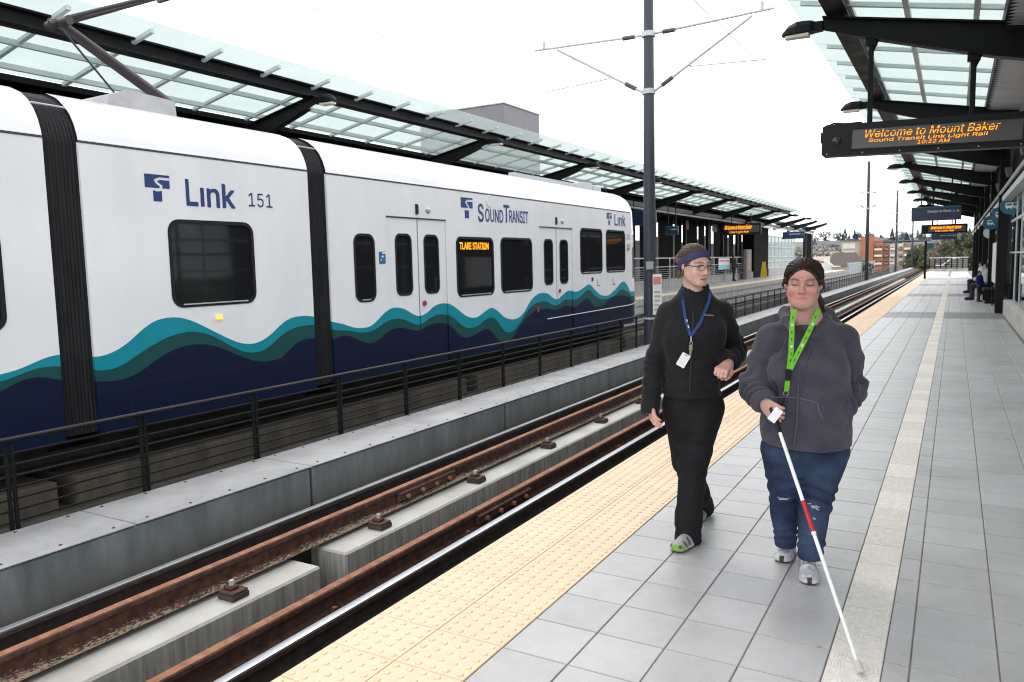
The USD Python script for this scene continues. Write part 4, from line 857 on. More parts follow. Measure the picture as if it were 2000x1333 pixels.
cat_pole(15.35, "tall dark catenary pole with cable arms behind the woman in black", 7.6, True)
cat_pole(61.3, "slender catenary pole at the middle distance, nearest of the far ones", 8.4, False)
cat_pole(93.2, "second distant catenary pole further along the fence", 8.6, False)
cat_pole(130.0, "most distant catenary pole beside the orange apartment block", 8.0, False)
ys = [-8, 15.35, 61.3, 93.2, 130]
for nm, xm in (("far track", -7.88), ("near track", -3.27)):
    pts_m, pts_c, drop = [], [], []
    for a, b in zip(ys[:-1], ys[1:]):
        for q in np.linspace(0, 1, 9)[:-1]:
            y = a + q * (b - a); pts_m.append((xm, y, 6.44 - 3.2 * q * (1 - q) * (b - a) / 60)); pts_c.append((xm, y, 5.25))
    t = thing("overhead_wire", f"thin overhead wires above the {nm}", "overhead wire", (xm, 15, 5))
    part(t, "messenger_wire", tube(pts_m, .006, 5), wire_m); part(t, "contact_wire", tube(pts_c, .006, 5), wire_m)
    for p, c in list(zip(pts_m, pts_c))[1::2]: part(t, "dropper", tube([p, ((p[0] + c[0]) / 2 + .03, p[1], (p[2] + c[2]) / 2), c], .0035, 4), wire_m)
# ================================================================ people
def unit(v): v = np.asarray(v, float); return v / np.linalg.norm(v)
class Field:
    """a signed distance field on a grid; shapes are blended in and the surface is drawn as one mesh"""
    def __init__(self, lo, hi, h):
        self.lo = np.asarray(lo, float); self.h = h; self.n = np.ceil((np.asarray(hi, float) - self.lo) / h).astype(int) + 1
        self.F = np.full(self.n, .5, np.float32)
    def _blk(self, lo, hi):
        i = np.clip(np.floor((lo - self.lo) / self.h).astype(int), 0, self.n); j = np.clip(np.ceil((hi - self.lo) / self.h).astype(int) + 1, 0, self.n)
        if (j <= i).any(): return None
        ax = [(self.lo[k] + self.h * np.arange(i[k], j[k])).astype(np.float32) for k in range(3)]
        return tuple(slice(a, b) for a, b in zip(i, j)), np.stack(np.meshgrid(*ax, indexing="ij"), -1)
    def _put(self, sl, d, k, mode):
        A = self.F[sl]; d = d.astype(np.float32)
        if mode == "s": d = -d; h = np.maximum(k - np.abs(A - d), 0) / k; self.F[sl] = np.maximum(A, d) + h * h * k * .25
        else: h = np.maximum(k - np.abs(A - d), 0) / k; self.F[sl] = np.minimum(A, d) - h * h * k * .25
    def cone(self, a, b, ra, rb, k=.02, flat=None, mode="u"):
        a, b = np.asarray(a, float), np.asarray(b, float); R = max(ra, rb) * (max(1.0, 1 / flat[1]) if flat else 1) + k + 3 * self.h
        q = self._blk(np.minimum(a, b) - R, np.maximum(a, b) + R)
        if q is None: return self
        sl, P = q; ab = b - a; t = np.clip(((P - a) @ ab.astype(np.float32)) / max(ab @ ab, 1e-9), 0, 1)
        v = P - a - t[..., None] * ab
        if flat:
            n, s = unit(flat[0]), flat[1]; v = v + ((s - 1) * (v @ n))[..., None] * n
        d = np.sqrt((v * v).sum(-1)) - (ra + t * (rb - ra))
        if flat and flat[1] > 1: d = d / (1 + .5 * (flat[1] - 1))
        self._put(sl, d, k, mode); return self
    def ell(self, c, r, R=None, k=.02, mode="u"):
        c, r = np.asarray(c, float), np.asarray(r, float); m = r.max() + k + 3 * self.h; q = self._blk(c - m, c + m)
        if q is None: return self
        sl, P = q; v = P - c
        if R is not None: v = v @ np.asarray(R).T.astype(np.float32)
        e = v / r; k0 = np.sqrt((e * e).sum(-1)); k1 = np.sqrt(((v / (r * r)) ** 2).sum(-1)) + 1e-6
        self._put(sl, k0 * (k0 - 1) / k1, k, mode); return self
    def cut(self, p, n, R=None, k=.008):
        """takes away what lies beyond the plane through p with normal n, within R of p"""
        p, n = np.asarray(p, float), unit(n); q = self._blk(p - R, p + R) if R else self._blk(self.lo, self.lo + self.h * self.n)
        if q is None: return self
        sl, P = q; d = -((P - p) @ n)
        if R: d = np.where(((P - p) ** 2).sum(-1) < R * R, d, 1.0)
        self._put(sl, d, k, "s"); return self
    def mesh(self, smooth=2):
        F = self.F; S = F < 0
        cnt = sum(S[i:S.shape[0] - 1 + i, j:S.shape[1] - 1 + j, l:S.shape[2] - 1 + l].astype(np.uint8) for i, j, l in np.ndindex(2, 2, 2))
        I = np.argwhere((cnt > 0) & (cnt < 8)); idx = np.full(cnt.shape, -1, np.int32); idx[tuple(I.T)] = np.arange(len(I))
        cor = {o: F[I[:, 0] + o[0], I[:, 1] + o[1], I[:, 2] + o[2]] for o in np.ndindex(2, 2, 2)}
        acc, n = np.zeros((len(I), 3)), np.zeros(len(I))
        for o in np.ndindex(2, 2, 2):
            for ax in range(3):
                if o[ax]: continue
                p = list(o); p[ax] = 1; p = tuple(p); a, b = cor[o], cor[p]; m = (a < 0) != (b < 0); t = np.where(m, a / np.where(m, a - b, 1), 0)
                pt = np.array(o, float)[None] + np.zeros((len(I), 3)); pt[:, ax] += t; acc[m] += pt[m]; n[m] += 1
        V = (I + acc / n[:, None]) * self.h + self.lo; faces = []
        for ax in range(3):
            u, w = (ax + 1) % 3, (ax + 2) % 3
            a = [slice(None)] * 3; b = [slice(None)] * 3; a[ax] = slice(0, -1); b[ax] = slice(1, None)
            E = np.argwhere(S[tuple(a)] != S[tuple(b)]); E = E[(E[:, u] > 0) & (E[:, w] > 0) & (E[:, u] < F.shape[u] - 1) & (E[:, w] < F.shape[w] - 1)]
            s = S[tuple(E.T)]; q = []
            for du, dw in ((-1, -1), (0, -1), (0, 0), (-1, 0)): c = E.copy(); c[:, u] += du; c[:, w] += dw; q.append(idx[tuple(c.T)])
            q = np.stack(q, 1); q[~s] = q[~s][:, ::-1]; faces.append(q)
        Q = np.vstack(faces); Q = Q[(Q >= 0).all(1)]
        m = trimesh.Trimesh(V, np.vstack([Q[:, [0, 1, 2]], Q[:, [0, 2, 3]]]), process=False)
        if smooth:
            from scipy.sparse import coo_matrix, diags
            e = m.edges_unique; n_ = len(V); A = coo_matrix((np.ones(2 * len(e)), (np.r_[e[:, 0], e[:, 1]], np.r_[e[:, 1], e[:, 0]])), (n_, n_)).tocsr(); A = diags(1 / np.maximum(np.asarray(A.sum(1)).ravel(), 1)) @ A
            v = V.copy()
            for it in range(smooth): v = v + .5 * (A @ v - v); v = v - .53 * (A @ v - v)
            m.vertices = v
        return m
def wrinkle(m, amp, scale, seed=0, stretch=(1, 1, 1)):
    N = m.vertex_normals; d = meshkit.fbm(np.asarray(m.vertices) * np.asarray(stretch) * scale, 3, seed) - .5; m.vertices = m.vertices + N * (d * 2 * amp)[:, None]; return m
def folds(m, a, b, R, amp, freq, t0=0, t1=1, seed=0, tilt=0.0, side=None):
    a, b = np.asarray(a, float), np.asarray(b, float); V = np.asarray(m.vertices); ab = b - a; t = (V - a) @ ab / (ab @ ab); rad = np.linalg.norm(V - a - np.clip(t, 0, 1)[:, None] * ab, axis=1)
    n = meshkit.noise(V * 9, seed) - .5; env = np.clip((t - t0) / .15, 0, 1) * np.clip((t1 - t) / .15, 0, 1) * np.clip((R - rad) / .03, 0, 1)
    sd = (V @ np.asarray(side)) if side is not None else 0
    w = np.sin(2 * np.pi * freq * t + 9 * n + tilt * 30 * sd); w = np.sign(w) * np.abs(w) ** .8
    m.vertices = V + m.vertex_normals * (amp * w * env * (.55 + .9 * (meshkit.noise(V * 5, seed + 3))))[:, None]; return m
def colour(path, cols):
    m = UsdGeom.Mesh(stage.GetPrimAtPath(path)); UsdGeom.PrimvarsAPI(m).CreatePrimvar("tint", Sdf.ValueTypeNames.Color3fArray, "vertex").Set(Vt.Vec3fArray.FromNumpy(np.asarray(cols, np.float32)))
def tinted(name, rough=.5, sss=0.0, bump=0.0, bs=300.0, spec=.4, sheen=0.0):
    N = {"a": ("attribute", {"attribute": "tint"}), "p": ("principled_bsdf", {"roughness": rough, "specular_ior_level": spec, "subsurface_weight": sss, "subsurface_scale": .012, "subsurface_radius": (1, .35, .2), "sheen_weight": sheen})}
    L = [("a.color", "p.base_color")]
    if bump: N.update({"g": ("geometry", {}), "n": ("noise_texture", {"scale": bs, "detail": 3.0}), "b": ("bump", {"strength": .5, "distance": bump})}); L += [("g.position", "n.vector"), ("n.fac", "b.height"), ("b.normal", "p.normal")]
    return gmat(name, N, L)
skin_m = tinted("skin", .45, .12, .0006, 260)
shoe_m = tinted("shoe_fabric", .55, 0, .001, 400)
def frame(fwd, up=(0, 0, 1)):
    f = unit(fwd); r = unit(np.cross(f, up)); u = np.cross(r, f); return np.array([r, f, u])       # rows: person's right, forward, up
def head(S, c, R, k=1.0, neck=None, wide=1.0, chin=0.0):
    """R rows: right, forward, up"""
    L = lambda x, y, z: np.asarray(c) + k * (x * wide * R[0] + y * R[1] + z * R[2]); r = lambda *v: np.array(v) * k * np.array([wide, 1, 1])
    S.ell(L(0, -.018, .030), r(.074, .094, .086), R, .02); S.ell(L(0, .020, -.035 + chin * .7), r(.060, .066, .078), R, .03)
    S.ell(L(0, .062, -.090 + chin), r(.024, .020, .018), R, .03); S.cone(L(-.05, .0, -.056 + chin), L(-.014, .060, -.092 + chin), .020 * k, .018 * k, .03); S.cone(L(.05, .0, -.056 + chin), L(.014, .060, -.092 + chin), .020 * k, .018 * k, .03)
    for s in (-1, 1):
        S.ell(L(s * .036, .056, -.028), r(.026, .022, .024), R, .025); S.cone(L(s * .012, .082, .034), L(s * .046, .068, .034), .008 * k, .007 * k, .018)
        S.ell(L(s * .032, .094, .012), r(.017, .014, .011), R, .012, "s"); S.ell(L(s * .032, .070, .011), r(.0145, .0135, .0125), R, .004)
        S.ell(L(s * .074, -.012, -.002), r(.010, .020, .031), frame(R[1] + s * .5 * R[0], R[2]), .008)
        S.ell(L(s * .011, .094, -.030), r(.0085, .010, .0075), R, .008)
    S.cone(L(0, .080, .024), L(0, .102, -.020), .0075 * k, .0105 * k, .014); S.ell(L(0, .103, -.024), r(.011, .010, .010), R, .008)
    S.cone(L(-.019, .076, -.0585), L(.019, .076, -.0585), .0065 * k, .0065 * k, .010); S.ell(L(0, .082, -.056), r(.013, .0075, .0055), R, .006); S.ell(L(0, .081, -.068), r(.015, .0085, .0065), R, .008)
    S.ell(L(0, .088, -.0618), r(.022, .007, .0016), R, .003, "s")
    if neck is not None: S.cone(L(0, -.034, -.050), neck, .050 * k, .056 * k, .02)
def face_tint(V, c, R, k, skin, blush, lips, brow, eye="open", wide=1.0):
    q = ((V - c) @ R.T) / k; q[:, 0] /= wide; x, y, z = q.T; n = len(V); col = np.tile(np.array(skin, float), (n, 1))
    front = (y > .03) & (np.abs(x) < .09) & (z > -.14) & (z < .13)
    def mixin(w, c2):
        w = np.clip(w, 0, 1)[:, None]; col[:] = col * (1 - w) + np.array(c2) * w
    g = lambda cx, cz, rx, rz: np.exp(-(((x - cx) / rx) ** 2 + ((z - cz) / rz) ** 2)) * front
    for (cx, cz, rx, rz, w) in blush[1]: mixin(w * g(cx, cz, rx, rz), blush[0])
    mixin(1.6 * np.exp(-((x / .024) ** 4 + ((z + .0615) / (.0115 - .16 * np.abs(x))) ** 4)) * front, lips)
    mixin(.75 * np.exp(-((x / .021) ** 6 + ((z + .0618) / .0018) ** 2)) * front, np.array(lips) * .35)
    for s in (-1, 1):
        xs = s * x
        arc = .038 - 9 * (xs - .028) ** 2 + .10 * (xs - .03)
        mixin(1.1 * np.exp(-(((xs - .032) / .021) ** 6 + ((z - arc + .003) / .0052) ** 2)) * front, brow)
        mixin(.30 * np.exp(-(((xs - .032) / .024) ** 2 + ((z - .014) / .016) ** 2)) * front, np.array(skin) * .55)  # eye socket shade painted into the skin colour
        if eye == "open":
            e = np.exp(-(((xs - .032) / .0150) ** 4 + ((z - .010) / .0062) ** 4)) * front; mixin(1.2 * e, (.46, .40, .37))
            mixin(1.5 * np.exp(-(((x - s * .032 - .004) / .0055) ** 4 + ((z - .0105) / .0060) ** 4)) * front, (.05, .045, .04))
            mixin(.85 * np.exp(-(((xs - .032) / .0165) ** 6 + ((z - .0165 + 12 * (xs - .032) ** 2) / .0022) ** 2)) * front, (.05, .03, .025))
        else:
            mixin(1.1 * np.exp(-(((xs - .032) / .0165) ** 6 + ((z - .0035 - 14 * (xs - .032) ** 2) / .0042) ** 2)) * front, (.035, .018, .015)); mixin(.35 * np.exp(-(((xs - .032) / .020) ** 4 + ((z - .008) / .012) ** 2)) * front, (.22, .09, .08))
            mixin(.35 * np.exp(-(((xs - .032) / .018) ** 4 + ((z - .017) / .003) ** 2)) * front, np.array(skin) * .45)  # shade of the lid crease, painted in
        mixin(.6 * np.exp(-(((xs - .0095) / .005) ** 2 + ((z + .034) / .003) ** 2)) * (y > .085), np.array(skin) * .3)  # nostril shade painted as darker skin
    return col
def hand(S, w, d, pn, thumb, curl=(.5, .6, .4), k=.95, spread=.004):
    """w wrist, d along the hand, pn the way the palm faces, thumb: sign of the thumb side along d x pn"""
    d = unit(d); pn = unit(pn - (pn @ d) * d); s = np.cross(d, pn) * thumb; w = np.asarray(w, float)
    kn = []
    for i in range(4):
        o = (.031 - .0205 * i); kp = w + k * (d * (.088 - .004 * abs(i - 1)) + s * o); kn.append(kp); S.cone(w + k * s * o * .6, kp, .015 * k, .0115 * k, .014)
    S.cone(w - d * .02, w + d * .02 * k, .026, .026, .015, (pn, 1.35))
    for i, L in enumerate((.070, .078, .072, .056)):
        p, a = kn[i], 0.0
        for f, c, ra, rb in ((.46, curl[0], .0098, .0090), (.30, curl[1], .0090, .0082), (.24, curl[2], .0082, .0068)):
            a += c; dd = d * math.cos(a) + pn * math.sin(a) + s * spread * (1.5 - i); e = p + k * L * f * dd; S.cone(p, e, ra * k, rb * k, .004); p = e
    b0 = w + k * (d * .022 + s * .026 + pn * .008); b1 = w + k * (d * .055 + s * .046 + pn * .022); b2 = b1 + k * (.026 * unit(d * .85 + pn * .55 - s * .15)); b3 = b2 + k * .022 * unit(d * .6 + pn * .6 - s * .5)
    S.cone(b0, b1, .016 * k, .012 * k, .012); S.cone(b1, b2, .0115 * k, .0102 * k, .004); S.cone(b2, b3, .0102 * k, .008 * k, .004)
def shoe(heel, toe, tint, w=.045, h=.075):
    heel, toe = np.array([heel[0], heel[1], 0.0]), np.array([toe[0], toe[1], 0.0]); f = unit(toe - heel); L = np.linalg.norm(toe - heel); r = np.cross(f, (0, 0, 1.0))
    lo, hi = np.minimum(heel, toe) - .12, np.maximum(heel, toe) + .12; lo[2], hi[2] = -.03, .20; S = Field(lo, hi, .0042)
    S.cone(heel + f * .03, heel + f * L * .55, .036, .036, .02, ((0, 0, 1), 1.6)); 
    S.cone(heel + f * .035 + (0, 0, .02), heel + f * (L - .045) + (0, 0, .02), .034, .044, .03, ((0, 0, 1), 1.7))
    S.cone(heel + f * .04 + (0, 0, .05), heel + f * L * .62 + (0, 0, .042), .037, .034, .03); S.cone(heel + f * .05 + (0, 0, .09), heel + f * .10 + (0, 0, .085), .036, .036, .03); S.ell(heel + f * (L - .055) + (0, 0, .028), (.044, .044, .030), None, .02)
    F = S.F; zz = S.lo[2] + S.h * np.arange(S.n[2]); S.F = np.maximum(F, (.0015 - zz)[None, None, :].astype(np.float32))
    m = S.mesh(1); q = np.asarray(m.vertices) - heel; a = q @ f / L; b = q @ r; z = q[:, 2]; return m, tint(a, b, z, q)
def garment(parent, name, m, mat): return part(parent, name, m, mat, smooth=True)

fleece = gmat("black_fleece", {"g": ("geometry", {}), "n": ("noise_texture", {"scale": 220.0, "detail": 3.0}), "r": ("rgb_ramp", {"ramp": [(.3, (.008, .008, .009)), (.7, (.019, .019, .021))]}), "b": ("bump", {"strength": .6, "distance": .003}), "p": ("principled_bsdf", {"roughness": .95, "specular_ior_level": .2, "sheen_weight": .12, "sheen_roughness": .4})},
    [("g.position", "n.vector"), ("n.fac", "r.fac"), ("r.color", "p.base_color"), ("n.fac", "b.height"), ("b.normal", "p.normal")])
trouser_b = pm("black_trousers_cloth", C(.007, .0062, .0075), .85, .25, 40, bump=.0006, bscale=500, spec=.25)
hoodie_m = gmat("slate_purple_hoodie_cloth", {"g": ("geometry", {}), "n": ("noise_texture", {"scale": 420.0, "detail": 2.0}), "n2": ("noise_texture", {"scale": 6.0, "detail": 3.0}), "r": ("rgb_ramp", {"ramp": [(.3, (.042, .039, .054)), (.7, (.068, .063, .085))]}), "n3": ("noise_texture", {"scale": 16.0, "detail": 3.0, "distortion": .8}), "b3": ("bump", {"strength": .7, "distance": .012}), "b": ("bump", {"strength": .5, "distance": .0016}), "p": ("principled_bsdf", {"roughness": .9, "specular_ior_level": .2, "sheen_weight": .15})},
    [("g.position", "n3.vector"), ("n3.fac", "b3.height"), ("b3.normal", "b.normal"), ("g.position", "n.vector"), ("g.position", "n2.vector"), ("n2.fac", "r.fac"), ("r.color", "p.base_color"), ("n.fac", "b.height"), ("b.normal", "p.normal")])
hood_dark = pm("darker_hoodie_seam", C(.045, .042, .06), .9, .1, 20)
hair1 = gmat("dark_blonde_hair", {"g": ("geometry", {}), "mp": ("mapping", {"scale": (1, .25, .5)}), "n": ("noise_texture", {"scale": 160.0, "detail": 4.0}), "r": ("rgb_ramp", {"ramp": [(.3, (.06, .037, .022)), (.7, (.19, .125, .075))]}), "b": ("bump", {"strength": .7, "distance": .003}), "p": ("principled_bsdf", {"roughness": .6, "specular_ior_level": .25})},
    [("g.position", "mp.vector"), ("mp.vector", "n.vector"), ("n.fac", "r.fac"), ("r.color", "p.base_color"), ("n.fac", "b.height"), ("b.normal", "p.normal")])
hair2 = gmat("dark_brown_hair", {"g": ("geometry", {}), "mp": ("mapping", {"scale": (1.0, .6, .25)}), "n": ("noise_texture", {"scale": 170.0, "detail": 4.0}), "r": ("rgb_ramp", {"ramp": [(.3, (.014, .008, .006)), (.7, (.060, .034, .024))]}), "b": ("bump", {"strength": .8, "distance": .003}), "p": ("principled_bsdf", {"roughness": .6, "specular_ior_level": .2})},
    [("g.position", "mp.vector"), ("mp.vector", "n.vector"), ("n.fac", "r.fac"), ("r.color", "p.base_color"), ("n.fac", "b.height"), ("b.normal", "p.normal")])

def surface_point(mesh, p, off=.004):
    """nearest visible surface of the garment seen from the front"""
    o = EYE; d = unit(np.asarray(p) - o); loc, _, _ = mesh.ray.intersects_location([o], [d], multiple_hits=False) if False else (None, None, None)
    return p
class Front:
    """height of a garment's front along the view depth, on a coarse raster, so that ribbons and cords lie on the cloth"""
    def __init__(self, m):
        V = np.asarray(m.vertices); self.l, self.z, self.d = V @ RT, V[:, 2], V @ FH; self.h = .006
        self.l0, self.z0 = self.l.min(), self.z.min(); i = ((self.l - self.l0) / self.h).astype(int); j = ((self.z - self.z0) / self.h).astype(int)
        self.G = np.full((i.max() + 3, j.max() + 3), np.inf); np.minimum.at(self.G, (i, j), self.d)
        from scipy.ndimage import minimum_filter, gaussian_filter
        g = minimum_filter(self.G, 3); self.S = g
    def at(self, u, v, D, off=.006):
        p = atD(u, v, D)
        for _ in range(4):
            i = int(np.clip((p @ RT - self.l0) / self.h, 0, self.S.shape[0] - 1)); j = int(np.clip((p[2] - self.z0) / self.h, 0, self.S.shape[1] - 1)); d = self.S[i, j]
            if not np.isfinite(d): break
            p = atD(u, v, d - off)
        return p
def ribbon(pts, w, th=.002, face=None):
    p = np.asarray(pts, float); t = np.gradient(p, axis=0); t /= np.linalg.norm(t, axis=1, keepdims=True); n = np.tile(-FH if face is None else face, (len(p), 1)); s = np.cross(t, n); s /= np.linalg.norm(s, axis=1, keepdims=True); n = np.cross(s, t)
    v = np.concatenate([p + s * w / 2 + n * th / 2, p - s * w / 2 + n * th / 2, p - s * w / 2 - n * th / 2, p + s * w / 2 - n * th / 2]); N = len(p); f = []
    for i in range(N - 1):
        for a in range(4): b = (a + 1) % 4; f.append([a * N + i, b * N + i, b * N + i + 1, a * N + i + 1])
    f += [[0, 3 * N, 2 * N, N], [N - 1, 2 * N - 1, 3 * N - 1, 4 * N - 1]]
    m = trimesh.Trimesh(v, np.vstack([np.array(f)[:, [0, 1, 2]], np.array(f)[:, [0, 2, 3]]]), process=False); trimesh.repair.fix_normals(m); return m
def lerp(pts, n=14):
    p = np.asarray(pts, float); s = np.concatenate([[0], np.cumsum(np.linalg.norm(np.diff(p, axis=0), axis=1))]); g = np.linspace(0, s[-1], n); return np.stack([np.interp(g, s, p[:, k]) for k in range(len(p[0]))], 1)

# ---------------------------------------------------------------- woman in the black fleece
J = lambda u, v, D: atD(u, v, D)
BF = unit(-FH * .92 - RT * .30)                       # the way the bodies face
p1 = thing("person", "woman in black fleece jacket and trousers with purple headband and glasses, walking", "person", (*atD(1350, 1060, 4.45)[:2], 0))
hc, HR = J(1358, 521, 4.36), frame(unit(-FH * .90 + RT * .40 - np.array([0, 0, .14])))
nb_ = J(1355, 585, 4.43); ch, wa, pe = J(1354, 645, 4.44), J(1350, 715, 4.45), J(1350, 775, 4.46)
sR, eR, wR = J(1306, 612, 4.47), J(1278, 708, 4.50), J(1270, 792, 4.42)
sL, eL, wL = J(1410, 612, 4.46), J(1436, 690, 4.52), J(1421, 713, 4.27)
hL, kL, aL_ = J(1381, 795, 4.43), J(1353, 908, 4.32), J(1343, 1041, 4.28)
hR, kR, aR_ = J(1327, 795, 4.48), J(1339, 900, 4.50), J(1371, 988, 4.78)
tL, heL = onZ(1317, 1081, .0), onZ(1362, 1054, .0)
tR, heR = onZ(1360, 1022, .0), onZ(1380, 1006, .0) + FH * .1
lo = np.min([hc, sR, sL, wR, wL, aL_, aR_, tL, tR, heR], 0) - .16; hi = np.max([hc, sR, sL, wR, wL, aL_, aR_, heR, eL], 0) + .16; lo[2] = -.02
S = Field(lo, hi, .0038)
head(S, hc, HR, .98, nb_, 1.0, .012)
S.cone(nb_, ch, .06, .10, .05, (BF, 1.35)); S.cone(ch, wa, .11, .09, .05, (BF, 1.3)); S.cone(wa, pe, .09, .115, .05, (BF, 1.3)); S.cone(sR, sL, .045, .045, .05)
for a, b, c in ((sR, eR, wR), (sL, eL, wL)): S.cone(a, b, .040, .033, .03); S.cone(b, c, .034, .022, .02)
for a, b, c in ((hR, kR, aR_), (hL, kL, aL_)): S.cone(a, b, .066, .043, .04); S.cone(b, c, .043, .030, .03)
for a, h_, t_ in ((aL_, heL, tL), (aR_, heR, tR)): S.cone(a, h_ + .16 * (t_ - h_) + (0, 0, .05), .030, .026, .02)
hand(S, wL, unit(J(1408, 724, 4.20) - wL), unit(FH * .4 + RT * .1 - np.array([0, 0, 1.0])), 1, (1.0, 1.25, .7), 1.0)
hand(S, wR, unit(J(1277, 822, 4.36) - wR), unit(FH * .2 + RT * .9), -1, (.35, .4, .3), .92)
m = S.mesh(1)
b1 = part(p1, "body", m, skin_m, smooth=True)
V = np.asarray(m.vertices); sk = (.53, .335, .27); tc = face_tint(V, hc, HR, .98, sk, ((.62, .25, .20), [(-.035, -.03, .022, .02, .35), (.035, -.03, .022, .02, .35), (0, -.02, .012, .012, .3)]), (.50, .20, .18), (.16, .09, .055))
dh = np.linalg.norm(V - hc, axis=1) > .2; tc[dh] = (.58, .32, .25); colour(b1, tc)
# jacket
S = Field(lo, hi, .0046)
S.cone(J(1359, 545, 4.42), J(1356, 592, 4.44), .068, .082, .02, (BF, 1.0)); S.cone(J(1355, 592, 4.45), ch, .09, .155, .06, (BF, 1.25)); S.cone(ch, wa, .158, .150, .06, (BF, 1.22)); S.cone(wa, J(1351, 790, 4.46), .150, .176, .05, (BF, 1.2)); S.cut(J(1351, 772, 4.46), (0, 0, -1), .40)
S.cone(sR, J(1340, 600, 4.45), .062, .075, .05); S.cone(sL, J(1370, 600, 4.45), .062, .075, .05)
S.cone(sR, eR, .068, .062, .015); S.cone(eR, J(1267, 826, 4.40), .062, .052, .02); S.cut(J(1268, 811, 4.42), J(1268, 815, 4.40) - J(1272, 780, 4.44), .10); S.cone(sL, eL, .068, .062, .015); S.cone(eL, wL + .06 * (eL - wL), .062, .052, .02); S.cut(wL + .14 * (eL - wL), wL - eL, .088)
for q in ((1326, 660), (1384, 660)): S.ell(J(q[0], q[1], 4.385), (.075, .060, .085), frame(BF), .10)
S.cut(J(1362, 549, 4.37), np.array([0, 0, 1.0]) - .35 * BF, .12, .006); S.cone(J(1361, 535, 4.40), J(1358, 570, 4.42), .062, .062, .006, None, "s")
jm = S.mesh(2); wrinkle(jm, .009, 7, 1); folds(jm, sL, eL, .12, .005, 3.5, .3, 1.1, 2); folds(jm, eL, wL, .12, .006, 4, -.1, .9, 3); folds(jm, sR, eR, .12, .004, 3, .4, 1.1, 4); folds(jm, eR, wR, .1, .005, 5, -.1, .95, 5); folds(jm, ch, pe, .26, .004, 3, .35, 1.1, 6, .2, RT)
jk = garment(p1, "jacket", jm, fleece); FJ = Front(jm)
zl = [FJ.at(u, v, 4.3, .003) for u, v in ((1359, 562), (1355, 600), (1352, 650), (1350, 700), (1347, 766))]; part(jk, "zip", ribbon(lerp(zl), .008, .003), pm("jacket_zip", C(.009, .009, .01), .6))
part(jk, "chest_emblem", cat([ribbon([FJ.at(1376 + 2.1 * k, 615.5 + .15 * k, 4.3, .003), FJ.at(1377.2 + 2.1 * k, 615.6 + .15 * k, 4.3, .003)], .007, .001) for k in range(9)]), pm("grey_stitching", C(.25, .25, .26), .7))
for k, P in enumerate((((1308, 600), (1325, 640), (1332, 700)), ((1402, 600), (1400, 640), (1402, 690)))): part(jk, "seam", ribbon(lerp([FJ.at(u, v, 4.3, .002) for u, v in P], 10), .004, .002), pm("jacket_seam_" + "ab"[k], C(.013, .013, .014), .9))
# trousers
S = Field(lo, hi, .0046)
S.cone(J(1350, 755, 4.46), J(1353, 800, 4.46), .150, .150, .05, (BF, 1.2)); S.cone(hR, kR, .098, .078, .05); S.cone(kR, aR_ + .25 * (aR_ - kR), .076, .072, .03); S.cone(hL, kL, .100, .083, .05); S.cone(kL, aL_ + .1 * (kL - aL_), .080, .070, .03); S.cone(aL_ + .25 * (kL - aL_), aL_ - (0, 0, .10), .071, .077, .02); S.cut(aL_ - (0, 0, .055), (0, 0, -1), .16); S.cut(aR_ + .08 * (aR_ - kR), aR_ - kR, .12)
tm = S.mesh(2); wrinkle(tm, .004, 8, 9); folds(tm, hL, kL, .13, .004, 3, .5, 1.15, 7); folds(tm, kL, aL_, .12, .005, 3, .55, 1.05, 8); folds(tm, kR, aR_, .12, .004, 3, .0, 1, 11)
garment(p1, "trousers", tm, trouser_b)
def tint1(a, b, z, q):
    col = np.tile([.30, .30, .30], (len(a), 1)); col[z < .026] = (.42, .43, .40); col[(z < .012)] = (.03, .03, .03); col[(a > .85) & (z > .014) & (z < .045) & (b < .02)] = (.17, .33, .04)
    col[(np.abs(b) > .022) & (np.abs((a - .55) % .16 - .08) < .03) & (z > .03)] = (.05, .055, .08); col[(a < .06) & (z > .04)] = (.14, .26, .05); return col
for h_, t_ in ((heL, tL), (heR, tR)): m, c = shoe(h_, t_, tint1); colour(part(p1, "shoe", m, shoe_m, smooth=True), c)
# hair, headband, glasses
S = Field(hc - .17, hc + .17, .0035); L1 = lambda x, y, z: hc + .98 * (x * HR[0] + y * HR[1] + z * HR[2])
S.ell(L1(0, -.024, .034), np.array((.081, .098, .092)), HR, .01); S.ell(L1(0, -.125, .03), (.045, .04, .045), HR, .03)
S.ell(L1(0, .088, -.035), np.array((.088, .085, .105)), HR, .015, "s"); S.ell(L1(0, -.01, -.115), (.13, .16, .068), HR, .015, "s"); S.ell(L1(0, .07, .0), (.10, .05, .06), HR, .01, "s")
m = S.mesh(1); wrinkle(m, .004, 30, 4, (1, 1, .4)); part(p1, "hair", m, hair1, smooth=True)
wisps = [tube([L1(s * .076, .006, .03), L1(s * .081, -.004, -.02), L1(s * .076, -.012, -.055), L1(s * .07, -.03, -.07)], [.007, .007, .006, .002], 6) for s in (-1, 1)] + [tube([L1(s * .07, -.05, -.03), L1(s * .066, -.06, -.08)], [.012, .004], 6) for s in (-1, 1)]
part(p1, "loose_hair", cat(wisps), hair1, smooth=True)
S = Field(hc - .17, hc + .17, .003); S.ell(L1(0, -.024, .034), np.array((.0855, .1025, .0965)), HR, .01)
nbd = unit(HR[2] - .72 * HR[1]); S.cut(L1(0, -.024, .050), nbd, None, .003); S.cut(L1(0, -.024, -.006), -nbd, None, .003)
part(p1, "headband", S.mesh(1), pm("purple_navy_headband", C(.030, .026, .085), .85, .1, 60, bump=.0008, bscale=300), smooth=True)
gl_m = pm("black_glasses_frame", C(.01, .01, .01), .3); ms = []
